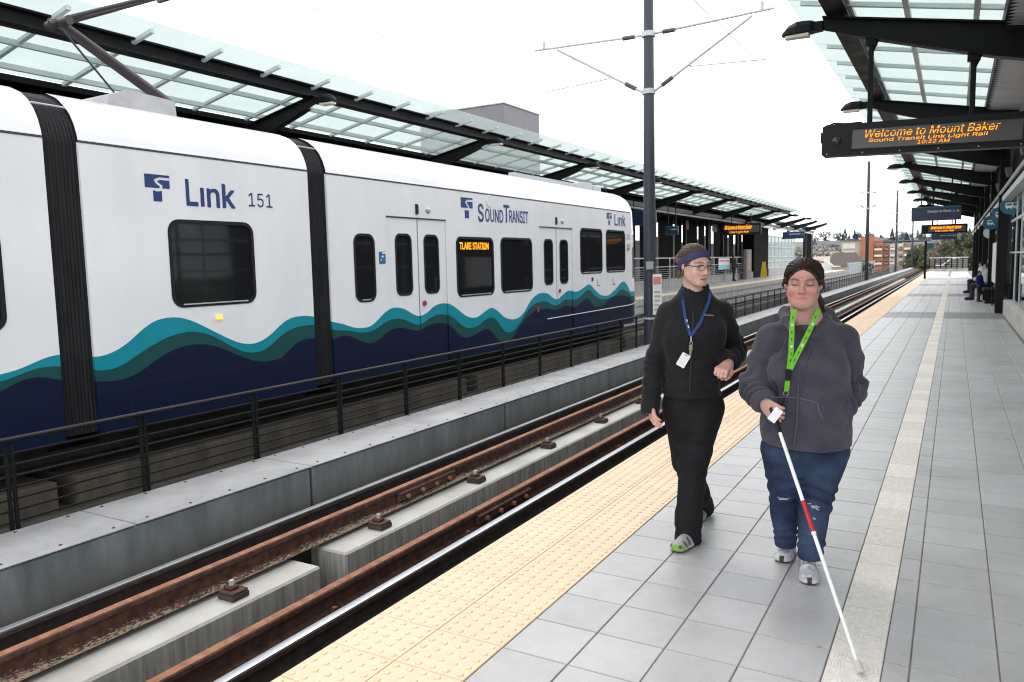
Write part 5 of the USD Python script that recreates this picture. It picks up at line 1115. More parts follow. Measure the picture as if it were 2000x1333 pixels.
for s in (-1, 1):
    P = [L1(s * .0335 + .0225 * math.copysign(abs(math.cos(a)) ** .6, math.cos(a)), .101 - .35 * abs(s * .0335 + .0225 * math.cos(a)) ** 1.3, .006 + .0135 * math.copysign(abs(math.sin(a)) ** .6, math.sin(a))) for a in np.linspace(0, 2 * np.pi, 25)]
    top = [p for p in P]; ms.append(tube(top, .0013, 5)); ms.append(tube(P[3:10], .0024, 5)); ms.append(tube([L1(s * .056, .092, .012), L1(s * .072, .075, .013), L1(s * .080, .0, .012)], .0022, 5))
ms.append(tube([L1(-.011, .1, .008), L1(0, .104, .010), L1(.011, .1, .008)], .0017, 5)); part(p1, "glasses", cat(ms), gl_m, smooth=True)
def strands(centre, L, r, end, starts, n, seed, w=.0024, lift=.004):
    q = np.random.default_rng(seed); out = []; c = np.asarray(centre); e = (np.asarray(end) - c) / r; e /= np.linalg.norm(e)
    for k in range(n):
        a, b = q.integers(len(starts) - 1), q.random(); s = np.array(starts[a]) * (1 - b) + np.array(starts[a + 1]) * b; s = (s - c) / r; s /= np.linalg.norm(s); back = q.random() ** 2 * .75
        om = math.acos(np.clip(s @ e, -1, 1)); lf = 1 + lift * (.2 + q.random()) / r.mean(); sd = q.normal(size=3) * .035; P = []
        for t in np.linspace(back, 1, 9):
            d = (math.sin((1 - t) * om) * s + math.sin(t * om) * e) / max(math.sin(om), .05) + sd * math.sin(math.pi * t); d /= np.linalg.norm(d); P.append(L(*(c + d * r * (lf + .02 * math.sin(5 * t + k)))))
        out.append(tube(P, [w * .5] + [w] * 7 + [w * .6], 4, cap=False))
    return cat(out)
def strand_mat(nm, c0, c1): return gmat(nm, {"g": ("geometry", {}), "r": ("rgb_ramp", {"ramp": [(0, c0), (1, c1)]}), "p": ("principled_bsdf", {"roughness": .5, "specular_ior_level": .3})}, [("g.random_per_island", "r.fac"), ("r.color", "p.base_color")])
part(p1, "hair_strands", strands((0, -.024, .034), L1, np.array((.081, .098, .092)), (0, -.125, .03), [(-.075, .0, .05), (-.055, .045, .085), (-.02, .062, .108), (.02, .062, .108), (.055, .045, .085), (.075, .0, .05)], 420, 3), strand_mat("blonde_brown_strands", (.055, .034, .02), (.27, .18, .11)), smooth=True, kind="stuff")
# lanyard with key and white badge
ly = thing("lanyard", "blue neck lanyard with a key and blank white badge worn over the black fleece", "lanyard", J(1347, 690, 4.25))
blue = pm("blue_lanyard_cloth", C(.012, .045, .17), .6, .1, 40)
for P in (((1331, 566), (1333, 585), (1339, 625), (1349, 656)), ((1388, 570), (1384, 590), (1368, 630), (1350, 656))): part(ly, "strap", ribbon(lerp([FJ.at(u, v, 4.3, .006) for u, v in P], 18), .017), blue)
part(ly, "print", cat([ribbon([FJ.at(1335 + k * 3.0, 600 + 12 * k, 4.3, .009), FJ.at(1336.2 + k * 3.0, 605 + 12 * k, 4.3, .009)], .006, .001) for k in range(4)]), white_tag)
part(ly, "clip", cat([tube([FJ.at(1349.5, 657, 4.3, .01), FJ.at(1350, 668, 4.3, .012)], .0045, 6), tube([FJ.at(1350, 666, 4.3, .012), FJ.at(1347, 671, 4.3, .012), FJ.at(1350, 676, 4.3, .012), FJ.at(1353, 671, 4.3, .012), FJ.at(1350, 666, 4.3, .012)], .002, 5)]), galv)
part(ly, "key", cat([ribbon([FJ.at(1349, 674, 4.3, .012), FJ.at(1349, 684, 4.3, .012)], .020, .003), ribbon([FJ.at(1349, 684, 4.3, .012), FJ.at(1347.5, 695, 4.3, .012)], .011, .003)]), pm("brass_key", C(.35, .29, .18), .4, metal=.5))
badge_w = gmat("white_badge_plastic", {"p": ("principled_bsdf", {"base_color": (.82, .82, .83), "roughness": .35})}, [])
bc = FJ.at(1334.5, 704, 4.3, .014); ba = unit(FJ.at(1350.5, 695, 4.3) - FJ.at(1325, 718, 4.3)); ba = unit(J(1352, 692, 4.3) - J(1337, 687, 4.3)); up_ = unit(np.cross(ba, BF)); up_ = up_ * np.sign(up_[2])
ex = unit(J(1351, 696.5, 4.3) - J(1337, 688.5, 4.3)); ez = unit(-FH - ex * (-FH @ ex)); ey = np.cross(ez, ex)
part(ly, "badge", to_frame(xy(rrect(-.0262, -.040, .0262, .040, .005).difference(rrect(-.008, .030, .008, .034, .001)), 0, .002), bc, ex, ey, ez), badge_w)

# ---------------------------------------------------------------- woman in the purple grey hoodie with the white cane
p2 = thing("person", "woman in slate purple hoodie and torn jeans with green lanyard, eyes lowered, holding cane", "person", (*atD(1565, 1120, 3.9)[:2], 0))
hc2, HR2 = J(1569, 553.5, 3.92), frame(unit(-FH * .90 - RT * .40 - np.array([0, 0, .16])), unit(np.array([0, 0, 1.0]) + .05 * RT))
nb2 = J(1574, 630, 4.00); ch2, be2, pe2 = J(1574, 710, 4.0), J(1574, 800, 3.98), J(1572, 865, 4.0)
sR, eR, wR = J(1508, 662, 4.0), J(1476, 752, 3.98), J(1497, 792, 3.80)
sL, eL, wL = J(1643, 662, 4.02), J(1664, 756, 4.06), J(1632, 815, 3.84)
hR, kR, aR_ = J(1530, 880, 4.0), J(1533, 968, 3.96), J(1535, 1052, 4.0)
hL, kL, aL_ = J(1612, 880, 4.0), J(1590, 985, 3.86), J(1581, 1078, 3.78)
tR, heR = onZ(1526, 1102, 0), onZ(1545, 1078, 0) + FH * .03
tL, heL = onZ(1581, 1146, 0), onZ(1583, 1106, 0) + FH * .06
k2 = .985
lo = np.min([hc2, sR, sL, wR, wL, eR, aL_, aR_, tL, tR], 0) - .17; hi = np.max([hc2, sR, sL, wR, wL, eL, aL_, aR_, heR, heL], 0) + .17; lo[2] = -.02
S = Field(lo, hi, .0038)
head(S, hc2, HR2, k2, nb2, 1.12); S.cone(hc2 - .05 * HR2[2] - .01 * HR2[1], nb2, .062, .070, .03)
S.ell(hc2 + k2 * (.03 * HR2[1] - .088 * HR2[2]), (.055, .05, .035), HR2, .03)
S.cone(nb2, ch2, .07, .13, .06, (BF, 1.25)); S.cone(ch2, be2, .145, .155, .06, (BF, 1.1)); S.cone(be2, pe2, .155, .155, .06, (BF, 1.1)); S.cone(sR, sL, .055, .055, .05)
for a, b, c in ((sR, eR, wR), (sL, eL, wL)): S.cone(a, b, .052, .042, .03); S.cone(b, c, .042, .026, .02)
for a, b, c in ((hR, kR, aR_), (hL, kL, aL_)): S.cone(a, b, .082, .055, .05); S.cone(b, c, .050, .030, .03)
for a, h_, t_ in ((aL_, heL, tL), (aR_, heR, tR)): S.cone(a, h_ + .12 * (t_ - h_) + (0, 0, .05), .028, .024, .02)
cane_a, cane_b = J(1512, 812, 3.70), onZ(1681, 1314, .012)
cdir = unit(cane_b - cane_a)
hd = unit(J(1514, 806, 3.70) - wR); hand(S, wR, hd, unit(RT * .75 + FH * .55 - np.array([0, 0, .25])), -1, (.85, 1.1, .6), 1.0)
hand(S, wL, unit(J(1612, 828, 3.82) - wL), unit(FH), 1, (.4, .5, .3), .95)
m = S.mesh(1); b2 = part(p2, "body", m, skin_m, smooth=True)
V = np.asarray(m.vertices); sk = (.44, .265, .215)
rd = [(-.04, -.03, .025, .022, .5), (.045, -.035, .028, .025, .55), (0, -.015, .014, .03, .75), (.0, .055, .05, .018, .35), (0, .03, .012, .012, .35), (0, -.085, .03, .018, .45), (.03, -.06, .01, .012, .4), (-.03, .02, .03, .02, .2)]
tc = face_tint(V, hc2, HR2, k2, sk, ((.45, .15, .13), rd), (.46, .17, .15), (.10, .05, .035), "closed", 1.12)
q = meshkit.fbm(V * 38, 3, 8); w = (np.clip((q - .56) / .1, 0, 1) * .35 * (np.linalg.norm(V - hc2, axis=1) < .2))[:, None]; tc = tc * (1 - w) + np.array([.55, .16, .15]) * w
colour(b2, tc)
# T-shirt edge at the neck
S = Field(lo, hi, .006); S.cone(J(1574, 650, 3.97), ch2, .075, .12, .05, (BF, 1.2)); garment(p2, "tshirt", S.mesh(1), pm("blue_grey_tshirt", C(.045, .055, .085), .85))
# hoodie
S = Field(lo, hi, .0048); cp = [J(1561, 676, 3.80), J(1548, 648, 3.84), J(1536, 626, 3.93), J(1534, 612, 4.04), J(1560, 604, 4.13), J(1598, 602, 4.15), J(1616, 612, 4.07), J(1608, 634, 3.94), J(1588, 658, 3.85), J(1566, 678, 3.80)]
S.cone(J(1575, 645, 4.03), ch2, .105, .195, .07, (BF, 1.12)); S.cone(ch2, J(1574, 775, 3.99), .184, .200, .07, (BF, 1.0)); S.cone(J(1574, 775, 3.99), J(1573, 838, 3.99), .202, .220, .06, (BF, 1.04)); S.cone(J(1573, 840, 3.99), J(1572, 905, 4.0), .222, .212, .03, (BF, 1.06)); S.cut(J(1572, 868, 3.95), (0, 0, -1), .42)
for q in ((1535, 725), (1606, 725)): S.ell(J(q[0], q[1], 3.86), (.095, .075, .09), frame(BF), .07)
S.cone(sR, J(1545, 652, 4.0), .075, .085, .06); S.cone(sL, J(1605, 652, 4.01), .075, .085, .06)
S.cone(sR, eR, .083, .077, .016); S.cone(eR, wR - .1 * (eR - wR), .076, .052, .02); S.cut(wR + .05 * (eR - wR), wR - eR, .085); S.cone(sL, eL, .083, .076, .016); S.cone(eL, wL, .076, .060, .02)
cr_ = [.010, .014, .022, .030, .034, .034, .030, .022, .014, .010]
for i in range(1, len(cp) - 2): S.cone(cp[i], cp[i + 1], cr_[i], cr_[i + 1], .022)
S.cone(J(1582, 622, 4.16), J(1586, 668, 4.17), .070, .080, .04); S.cone(J(1620, 618, 4.08), J(1640, 640, 4.08), .034, .028, .03)
# neck opening
S.cone(J(1566, 600, 3.85), J(1560, 668, 3.84), .045, .02, .02, None, "s"); S.cone(J(1572, 590, 3.98), J(1572, 632, 3.97), .072, .066, .015, None, "s")
hm_ = S.mesh(2); wrinkle(hm_, .012, 5, 21); wrinkle(hm_, .004, 15, 27, (1, 1, .5))
folds(hm_, sR, eR, .13, .010, 2.6, .35, 1.15, 22); folds(hm_, eR, wR, .12, .014, 4.0, -.15, 1.0, 23, .15, RT); folds(hm_, sL, eL, .13, .010, 2.6, .3, 1.15, 24); folds(hm_, eL, wL, .12, .014, 3.6, -.15, .95, 25); folds(hm_, J(1600, 700, 3.9), J(1570, 850, 3.85), .25, .004, 3, .2, 1.0, 26, .3, RT)
hd_ = garment(p2, "hoodie", hm_, hoodie_m); FHd = Front(hm_)
seam_l = pm("pale_blue_stitching", C(.10, .105, .16), .8)
part(hd_, "zip", ribbon(lerp([FHd.at(u, v, 3.8, .004) for u, v in ((1562, 672), (1560, 720), (1558, 780), (1556, 830), (1550, 872))], 20), .010, .004), pm("hoodie_zip", C(.045, .045, .06), .4))
for nm, P, w_ in (("pocket_seam", ((1597, 787), (1600, 804), (1607, 819)), .005), ("pocket_seam", ((1507, 776), (1540, 776), (1560, 778), (1597, 787)), .004), ("pocket_seam", ((1507, 776), (1504, 800)), .004)):
    part(hd_, nm, ribbon(lerp([FHd.at(u, v, 3.8, .003) for u, v in P], 24), w_, .002), seam_l)
cordm = pm("purple_drawcord", C(.06, .05, .085), .8)
for P in (((1543, 645), (1535, 668), (1526, 690), (1521, 702)), ((1587, 642), (1582, 680), (1572, 720), (1562, 752))): part(hd_, "drawcord", tube(lerp([FHd.at(u, v, 3.8, .006) for u, v in P], 16), .0035, 6), cordm, smooth=True)
# jeans
jeans_m = gmat("blue_denim", {"g": ("geometry", {}), "n": ("noise_texture", {"scale": 500.0, "detail": 2.0}), "n2": ("noise_texture", {"scale": 6.0, "detail": 5.0}), "r": ("rgb_ramp", {"ramp": [(.36, (.008, .016, .042)), (.70, (.040, .066, .118))]}), "b": ("bump", {"strength": .3, "distance": .0008}), "p": ("principled_bsdf", {"roughness": .85, "specular_ior_level": .25})},
    [("g.position", "n.vector"), ("g.position", "n2.vector"), ("n2.fac", "r.fac"), ("r.color", "p.base_color"), ("n.fac", "b.height"), ("b.normal", "p.normal")])
S = Field(lo, hi, .0046)
S.cone(J(1572, 850, 4.0), J(1572, 880, 4.0), .19, .185, .05, (BF, 1.12)); S.cone(hR, kR, .118, .076, .05); S.cone(kR, aR_ - (0, 0, .08), .074, .053, .03); S.cone(hL, kL, .122, .082, .012); S.cone(kL, aL_ - (0, 0, .08), .082, .056, .012); S.cut(aR_ - (0, 0, .040), (0, 0, -1), .13); S.cut(aL_ - (0, 0, .038), (0, 0, -1), .13)
S.ell(kR + .3 * (aR_ - kR) + .01 * FH, (.07, .07, .11), None, .03)
jn = S.mesh(2); wrinkle(jn, .004, 9, 41); folds(jn, hR, kR, .14, .005, 4, .45, 1.2, 42); folds(jn, hL, kL, .15, .005, 4, .5, 1.2, 43); folds(jn, kR, aR_, .12, .004, 5, .6, 1.05, 44); folds(jn, kL, aL_, .12, .004, 5, .6, 1.05, 45)
je = garment(p2, "jeans", jn, jeans_m); FJn = Front(jn)
torn = pm("frayed_white_threads", C(.27, .29, .34), .9, .15, 90)
rr_ = np.random.default_rng(5)
for (u0, v0, u1, v1, n) in ((1513, 972, 1539, 978, 9), (1579, 986, 1598, 993, 10), (1588, 1012, 1592, 1015, 3)):
    ms = []
    for k in range(n):
        t_ = rr_.random(); uu, vv = u0 + (u1 - u0) * t_, v0 + (v1 - v0) * t_ + rr_.normal() * 1.6; w_ = rr_.uniform(2, 6); ms.append(ribbon([FJn.at(uu - w_, vv - .4, 3.8, .003), FJn.at(uu + w_, vv + rr_.normal() * .6, 3.8, .003)], rr_.uniform(.003, .008), .0015))
    part(je, "torn_patch", cat(ms), torn)
def tint2(a, b, z, q):
    n = meshkit.noise(q * 60, 3); col = np.where((n > .45)[:, None], [.56, .55, .57], [.40, .40, .42]); col[z < .03] = (.50, .49, .49); col[z < .012] = (.025, .025, .028)
    col[(np.abs(b) < .012) & (a > .86) & (z < .042)] = (.03, .03, .035); col[(np.abs(b) > .034) & (a > .25) & (a < .6)] = (.28, .28, .30); col[(np.abs(b) < .02) & (z > .075) & (a > .3)] = (.62, .61, .63); return col
for h_, t_ in ((heR, tR), (heL, tL)):
    m, c = shoe(h_, t_, tint2, h=.08); sp = part(p2, "shoe", m, shoe_m, smooth=True); colour(sp, c)
    f_ = unit((t_ - h_) * (1, 1, 0)); r_ = np.cross(f_, (0, 0, 1.0)); L_ = np.linalg.norm((t_ - h_)[:2]); b0 = np.array([h_[0], h_[1], 0])
    part(sp, "laces", cat([tube([b0 + f_ * L_ * q - r_ * .02 + (0, 0, zz), b0 + f_ * (L_ * q + .006) + (0, 0, zz + .008), b0 + f_ * (L_ * q) + r_ * .02 + (0, 0, zz)], .003, 5) for q, zz in ((.50, .094), (.57, .086), (.64, .078), (.71, .068))]), pm("white_laces_" + str(int(L_ * 1e5)), C(.66, .66, .67), .8))
# hair
S = Field(hc2 - .2, hc2 + .2, .0035); L2 = lambda x, y, z: hc2 + k2 * (x * 1.12 * HR2[0] + y * HR2[1] + z * HR2[2])
S.ell(L2(0, -.026, .036), np.array((.092, .100, .092)) * k2, HR2, .01); S.ell(L2(0, -.11, -.02), np.array((.045, .04, .05)) * k2, HR2, .03)
S.ell(L2(0, .080, -.030), np.array((.074, .075, .108)) * k2, HR2, .012, "s"); S.ell(L2(0, -.0, -.118), (.15, .16, .075), HR2, .012, "s"); S.ell(L2(0, .075, -.01), (.10, .055, .06), HR2, .01, "s"); S.cone(L2(0, .09, .075), L2(0, .0, .135), .010, .004, .01, None, "s")
for s in (-1, 1): S.cone(L2(s * .076, .02, .02), L2(s * .083, -.03, -.02), .012, .014, .012)
m = S.mesh(1); wrinkle(m, .004, 30, 14, (1, 1, .4)); hp = part(p2, "hair", m, hair2, smooth=True)
part(hp, "ponytail", cat([tube([L2(-.02, -.13, -.02), J(1602, 596, 4.06), J(1607, 612, 4.04), J(1604, 626, 4.03)], [.028, .026, .020, .006], 10), tube([L2(-.03, -.12, -.04), J(1598, 604, 4.05), J(1600, 620, 4.04)], [.02, .018, .006], 8)]), hair2, smooth=True)
part(hp, "hair_strands", strands((0, -.026, .036), L2, np.array((.092 / 1.12, .100, .092)), (.0, -.12, -.02), [(-.074, .03, .0), (-.070, .045, .04), (-.048, .062, .078), (-.012, .07, .10), (.012, .07, .10), (.048, .062, .078), (.070, .045, .04), (.074, .03, .0)], 620, 8), strand_mat("brown_strands", (.016, .009, .0065), (.12, .068, .044)), smooth=True, kind="stuff")
# green lanyard
gl = thing("lanyard", "bright green neck lanyard with black buckle and blank white badge worn over the hoodie", "lanyard", J(1545, 720, 3.75))
green = pm("lime_green_lanyard_cloth", C(.14, .46, .012), .55, .06, 40); prn = pm("dark_lanyard_print", C(.03, .12, .02), .6)
def onchest(P, n=18, off=.007): return lerp([FHd.at(u, v, 3.8, off) for u, v in P], n)
s1 = onchest(((1546, 612), (1545, 640), (1546, 670), (1544, 700), (1541, 722))); dj = float(FHd.at(1546, 690, 3.8, .012) @ FH); s1 = lerp([J(u, v, 3.82 + (dj - 3.82) * q) for u, v, q in ((1551, 604, 0), (1547, 630, .4), (1546, 660, .85), (1545, 690, 1))] + [FHd.at(1541, 722, 3.8, .007)], 18)
s2 = onchest(((1598, 612), (1588, 635), (1572, 665), (1556, 695), (1543, 722)), 18, .010); dj = float(FHd.at(1556, 695, 3.8, .010) @ FH); s2 = lerp([J(u, v, 3.90 + (dj - 3.90) * q) for u, v, q in ((1599, 604, 0), (1592, 622, .25), (1580, 648, .6), (1568, 672, .85), (1556, 695, 1))] + [FHd.at(1543, 722, 3.8, .010)], 18)
part(gl, "strap", ribbon(s1, .026), green); part(gl, "strap", ribbon(s2, .026), green)
ms, wt = [], []
for sN, rng_ in ((s1, range(2, 15, 2)), (s2, range(2, 15, 2))):
    for i in rng_:
        a, b = sN[i] - FH * .0025, sN[i + 1] - FH * .0025; (wt if i % 6 == 4 else ms).append(ribbon([a, a + .75 * (b - a)], .012 if i % 6 == 4 else .005, .001))
part(gl, "print", cat(ms), prn); part(gl, "white_print", cat(wt), white_tag)
part(gl, "buckle", ribbon(onchest(((1541, 722), (1538.5, 744)), 5, .011), .027, .006), sign_black)
part(gl, "short_strap", ribbon(onchest(((1538.5, 743), (1536, 764)), 5, .011), .025, .003), green)
part(gl, "ring", tube([FHd.at(1535 + 5 * math.cos(a), 769 + 5 * math.sin(a), 3.8, .012) for a in np.linspace(0, 6.3, 14)], .0017, 5), galv)
part(gl, "hook", tube(lerp([FHd.at(1534, 773, 3.8, .014), FHd.at(1531, 782, 3.8, .016), FHd.at(1527, 793, 3.8, .03)], 6), .0025, 5), sign_black)
bc = J(1514, 811, 3.655); ex = unit(J(1530.5, 803, 3.655) - J(1517, 793, 3.655)); ez = unit(-FH - ex * (-FH @ ex)); ey = np.cross(ez, ex)
part(gl, "badge", to_frame(xy(rrect(-.0215, -.036, .0215, .036, .004).difference(rrect(-.007, .028, .007, .031, .001)), 0, .002), bc, ex, ey, ez), badge_w)
# white cane
cn_ = thing("white_cane", "long white cane with red section and black grip reaching the tan strip", "cane", cane_b)
P = lambda t_: cane_a + t_ * (cane_b - cane_a); Lc = np.linalg.norm(cane_b - cane_a)
def tpix(v):
    ts = np.linspace(0, 1, 400); pv = [(lambda q: 666.5 + FPX * q[1] / q[2])(CAM @ (P(t_) - EYE)) for t_ in ts]; return float(np.interp(v, pv, ts))
tg, tr0, tr1 = tpix(846), tpix(979), tpix(1040)
cw = pm("white_reflective_tape", C(.80, .81, .82), .35, .02, 9); cr = pm("red_reflective_tape", C(.52, .014, .016), .4, .05, 20)
part(cn_, "grip", tube([P(-.035), P(-.01), P(tg)], [.013, .0135, .0115], 12), sign_black, smooth=40); part(cn_, "upper_shaft", tube([P(tg), P(tr0)], .0085, 12), cw, smooth=40); part(cn_, "red_section", tube([P(tr0), P(tr1)], .0088, 12), cr, smooth=40)
part(cn_, "joint", tube([P(tr1), P(tr1 + .006)], .0108, 12), cw, smooth=40); part(cn_, "lower_shaft", tube([P(tr1 + .006), P(.965)], [.0082, .0072], 12), cw, smooth=40); part(cn_, "tip", tube([P(.962), P(.975), P(.995), P(1.0)], [.011, .0165, .0165, .011], 12), pm("worn_cane_tip", C(.50, .47, .42), .6), smooth=40)

# ---------------------------------------------------------------- people far away
def far_person(lab, foot, fwd, h, top, legs, hair, sit=False, h_=.014):
    fwd = unit(fwd); r = np.cross(fwd, (0, 0, 1.0)); f = np.asarray(foot, float); k = h / 1.7
    t = thing("person", lab, "person", f); Z = lambda x, y, z: f + k * (x * r + y * fwd) + np.array([0, 0, k * z])
    S = Field(f - .7, f + np.array([.7, .7, h + .15]), h_); sd = -.42 if sit else 0
    hp = .92 + sd; S.ell(Z(0, .02, 1.58 + sd), np.array((.075, .09, .11)) * k, frame(fwd), .03); S.cone(Z(0, 0, 1.48 + sd), Z(0, 0, 1.38 + sd), .05 * k, .06 * k, .04); S.cone(Z(0, 0, 1.34 + sd), Z(0, 0, hp), .15 * k, .13 * k, .06, (fwd, 1.4))
    arms = [(s, Z(s * .18, 0, 1.36 + sd), Z(s * .24, .02, 1.08 + sd), Z(s * .2, .16 + .1 * sit, .88 + sd + .1 * sit)) for s in (-1, 1)]
    for s, a, b, c in arms: S.cone(a, b, .05 * k, .04 * k, .03); S.cone(b, c, .04 * k, .035 * k, .02)
    lg = []
    for s in (-1, 1):
        hip = Z(s * .09, 0, hp); kn = Z(s * .1, .42 if sit else .06 * s, .5); an = Z(s * .1, .42 if sit else .10 * s - .02, .06); lg.append((hip, kn, an)); S.cone(hip, kn, .075 * k, .055 * k, .05); S.cone(kn, an, .055 * k, .045 * k, .03); S.cone(an, an + fwd * .14 * k - np.array([0, 0, .02]), .04 * k, .035 * k, .02)
    part(t, "body", S.mesh(1), pm(f"skin_{len(_count)}", C(.42, .26, .2), .6), smooth=True)
    S = Field(f - .7, f + np.array([.7, .7, h + .15]), h_); S.cone(Z(0, 0, 1.36 + sd), Z(0, 0, hp - .08), .175 * k, .17 * k, .06, (fwd, 1.35))
    for s, a, b, c in arms: S.cone(a, b, .068 * k, .058 * k, .03); S.cone(b, c, .055 * k, .048 * k, .02)
    part(t, "jacket", S.mesh(1), top, smooth=True)
    S = Field(f - .7, f + np.array([.7, .7, h + .15]), h_)
    for a, b, c in lg: S.cone(a, b, .095 * k, .075 * k, .05); S.cone(b, c, .075 * k, .062 * k, .03)
    part(t, "trousers", S.mesh(1), legs, smooth=True)
    S = Field(f - .7, f + np.array([.7, .7, .4]), h_)
    for a, b, c in lg: S.cone(c, c + fwd * .17 * k - np.array([0, 0, .02]), .07 * k, .055 * k, .02)
    part(t, "shoes", S.mesh(1), dk, smooth=True)
    S = Field(f - .7, f + np.array([.7, .7, h + .15]), h_); S.ell(Z(0, -.015, 1.61 + sd), np.array((.088, .10, .11)) * k, frame(fwd), .03); S.ell(Z(0, .1, 1.54 + sd), np.array((.09, .07, .1)) * k, frame(fwd), .02, "s"); part(t, "hair", S.mesh(1), hair, smooth=True)
    return t
dk = pm("black_coat_cloth", C(.012, .012, .014), .9); dk2 = pm("dark_trousers_cloth", C(.018, .018, .024), .9)
far_person("person in dark clothes standing by the railing on the far platform", (-13.15, 53.6, ZF), (1, -.4, 0), 1.75, dk, dk2, dk)
far_person("child in bright blue jacket standing by the benches at the right", (.76, 30.6, 0), (.8, -.6, 0), 1.05, pm("royal_blue_jacket", C(.022, .020, .16), .8), dk2, dk, h_=.011)
far_person("seated person in pale clothes on the bench behind the child in blue", (1.0, 31.9, 0), (-1, -.1, 0), 1.7, pm("pale_grey_coat", C(.40, .40, .42), .9), dk2, dk, True)
far_person("seated person in white on the second bench at the right", (1.0, 37.6, 0), (-1, -.1, 0), 1.7, pm("white_coat", C(.6, .6, .6), .9), dk, dk, True)
# ================================================================ background
orange = pm("orange_stucco", C(.33, .125, .06), .8, .08, .6); beige = pm("beige_siding", C(.40, .36, .30), .85, .08, .5); cream = pm("cream_siding", C(.58, .56, .50), .85, .06, .5); brownw = pm("brown_siding", C(.22, .15, .11), .85, .12, .5); roofm = pm("grey_shingle_roof", C(.14, .14, .15), .9, .2, 1)
winm = pm("dark_far_window", C(.03, .035, .045), .15, .2, 1)
def windows(t, x0, x1, y, z0, z1, nx, nz, f=.55, mt=None):
    for i in range(nx):
        for k in range(nz):
            w, h = (x1 - x0) / nx, (z1 - z0) / nz
            part(t, "window", box(x0 + w * (i + .5 - f / 2), x0 + w * (i + .5 + f / 2), y - .12, y - .02, z0 + h * (k + .25), z0 + h * (k + .78)), winm)
ap = thing("apartment_building", "orange and beige apartment block beyond the end of the tracks", "building", (-18, 236, -6.5))
part(ap, "beige_wall", box(-27.2, -22.25, 230, 246, -6.5, 6.0), beige); part(ap, "orange_tower", box(-22.2, -19.0, 229, 246, -6.5, 7.1), orange)
for z0, z1 in ((3.9, 5.3), (.9, 3.2)): part(ap, "cream_panel", box(-26.7, -23.6, 229.85, 229.98, z0, z1), cream)
part(ap, "roof", box(-27.6, -22.2, 229.7, 246, 6.0, 6.3), roofm)
x = -18.95; k = 0
for w, mt, top in ((2.3, orange, 5.4), (1.6, brownw, 5.2), (2.0, beige, 4.9), (1.2, cream, 4.9), (1.9, brownw, 4.6), (1.4, orange, 4.5), (1.0, cream, 4.4), (2.4, brownw, 4.4), (1.2, beige, 4.2)):
    part(ap, "bay", box(x, x + w - .03, 229.4 + .5 * (k % 2), 246, -6.5, top), mt)
    for z in (-.6, 1.5, 3.2):
        part(ap, "balcony" if mt is not cream else "panel", box(x + .2, x + w - .25, 228.9 + .5 * (k % 2), 229.38 + .5 * (k % 2), z, z + .55), orange if k % 2 else cream)
    windows(ap, x, x + w, 229.4 + .5 * (k % 2), -1.2, top - .5, max(1, int(w)), 3); x += w; k += 1
part(ap, "roof", box(-19, -5.5, 230, 246, 5.45, 5.7), roofm)
ap2 = thing("low_building", "low cream building beside the bare trees left of the orange block", "building", (-32, 232, -6.5)); part(ap2, "wall", box(-38.5, -27.8, 232, 244, -6.5, 3.6), cream); part(ap2, "roof", hull([(-39, 231.5, 3.6), (-27.4, 231.5, 3.6), (-39, 244.5, 3.6), (-27.4, 244.5, 3.6), (-38, 238, 4.5), (-28.5, 238, 4.5)]), roofm); windows(ap2, -38, -28, 232, -1, 3.2, 5, 2)
hm = gmat("haze_tinted_hillside", {"g": ("geometry", {}), "n": ("noise_texture", {"scale": .05, "detail": 8.0}), "r": ("rgb_ramp", {"ramp": [(.35, (.10, .115, .12)), (.65, (.19, .195, .19))]}), "p": ("principled_bsdf", {"roughness": 1.0})}, [("g.position", "n.vector"), ("n.fac", "r.fac"), ("r.color", "p.base_color")])  # distance haze is put into the blue-grey hill colour
nx, ny = 90, 26
gx, gy = np.meshgrid(np.linspace(-520, 300, nx), np.linspace(300, 1000, ny), indexing="ij")
hz = -5.0 + 19.5 * np.clip((gy - 320) / 280, 0, 1) ** 1.2 * (1 + .0 * gx) + 3.0 * (meshkit.fbm(np.stack([gx / 90, gy / 90, 0 * gx], -1), 4, 5) - .5) * np.clip((gy - 320) / 100, 0, 1)
V = np.stack([gx, gy, hz], -1).reshape(-1, 3); F = [[i * ny + j, (i + 1) * ny + j, (i + 1) * ny + j + 1, i * ny + j + 1] for i in range(nx - 1) for j in range(ny - 1)]
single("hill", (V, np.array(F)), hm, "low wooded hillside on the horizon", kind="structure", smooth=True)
fol = {}
for nm, c, c2 in (("haze_tinted_conifer_foliage", C(.040, .056, .062), C(.065, .084, .09)), ("green_bush_foliage", C(.05, .065, .03), C(.10, .115, .055)), ("bare_brown_twigs", C(.13, .10, .08), C(.25, .205, .165)), ("haze_tinted_foliage", C(.075, .092, .105), C(.12, .14, .155))):  # skyline conifers and blue-grey crowns carry distance haze in their colour
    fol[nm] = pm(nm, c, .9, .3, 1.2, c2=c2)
bark = pm("dark_bark", C(.06, .045, .035), .95, .3, 3)
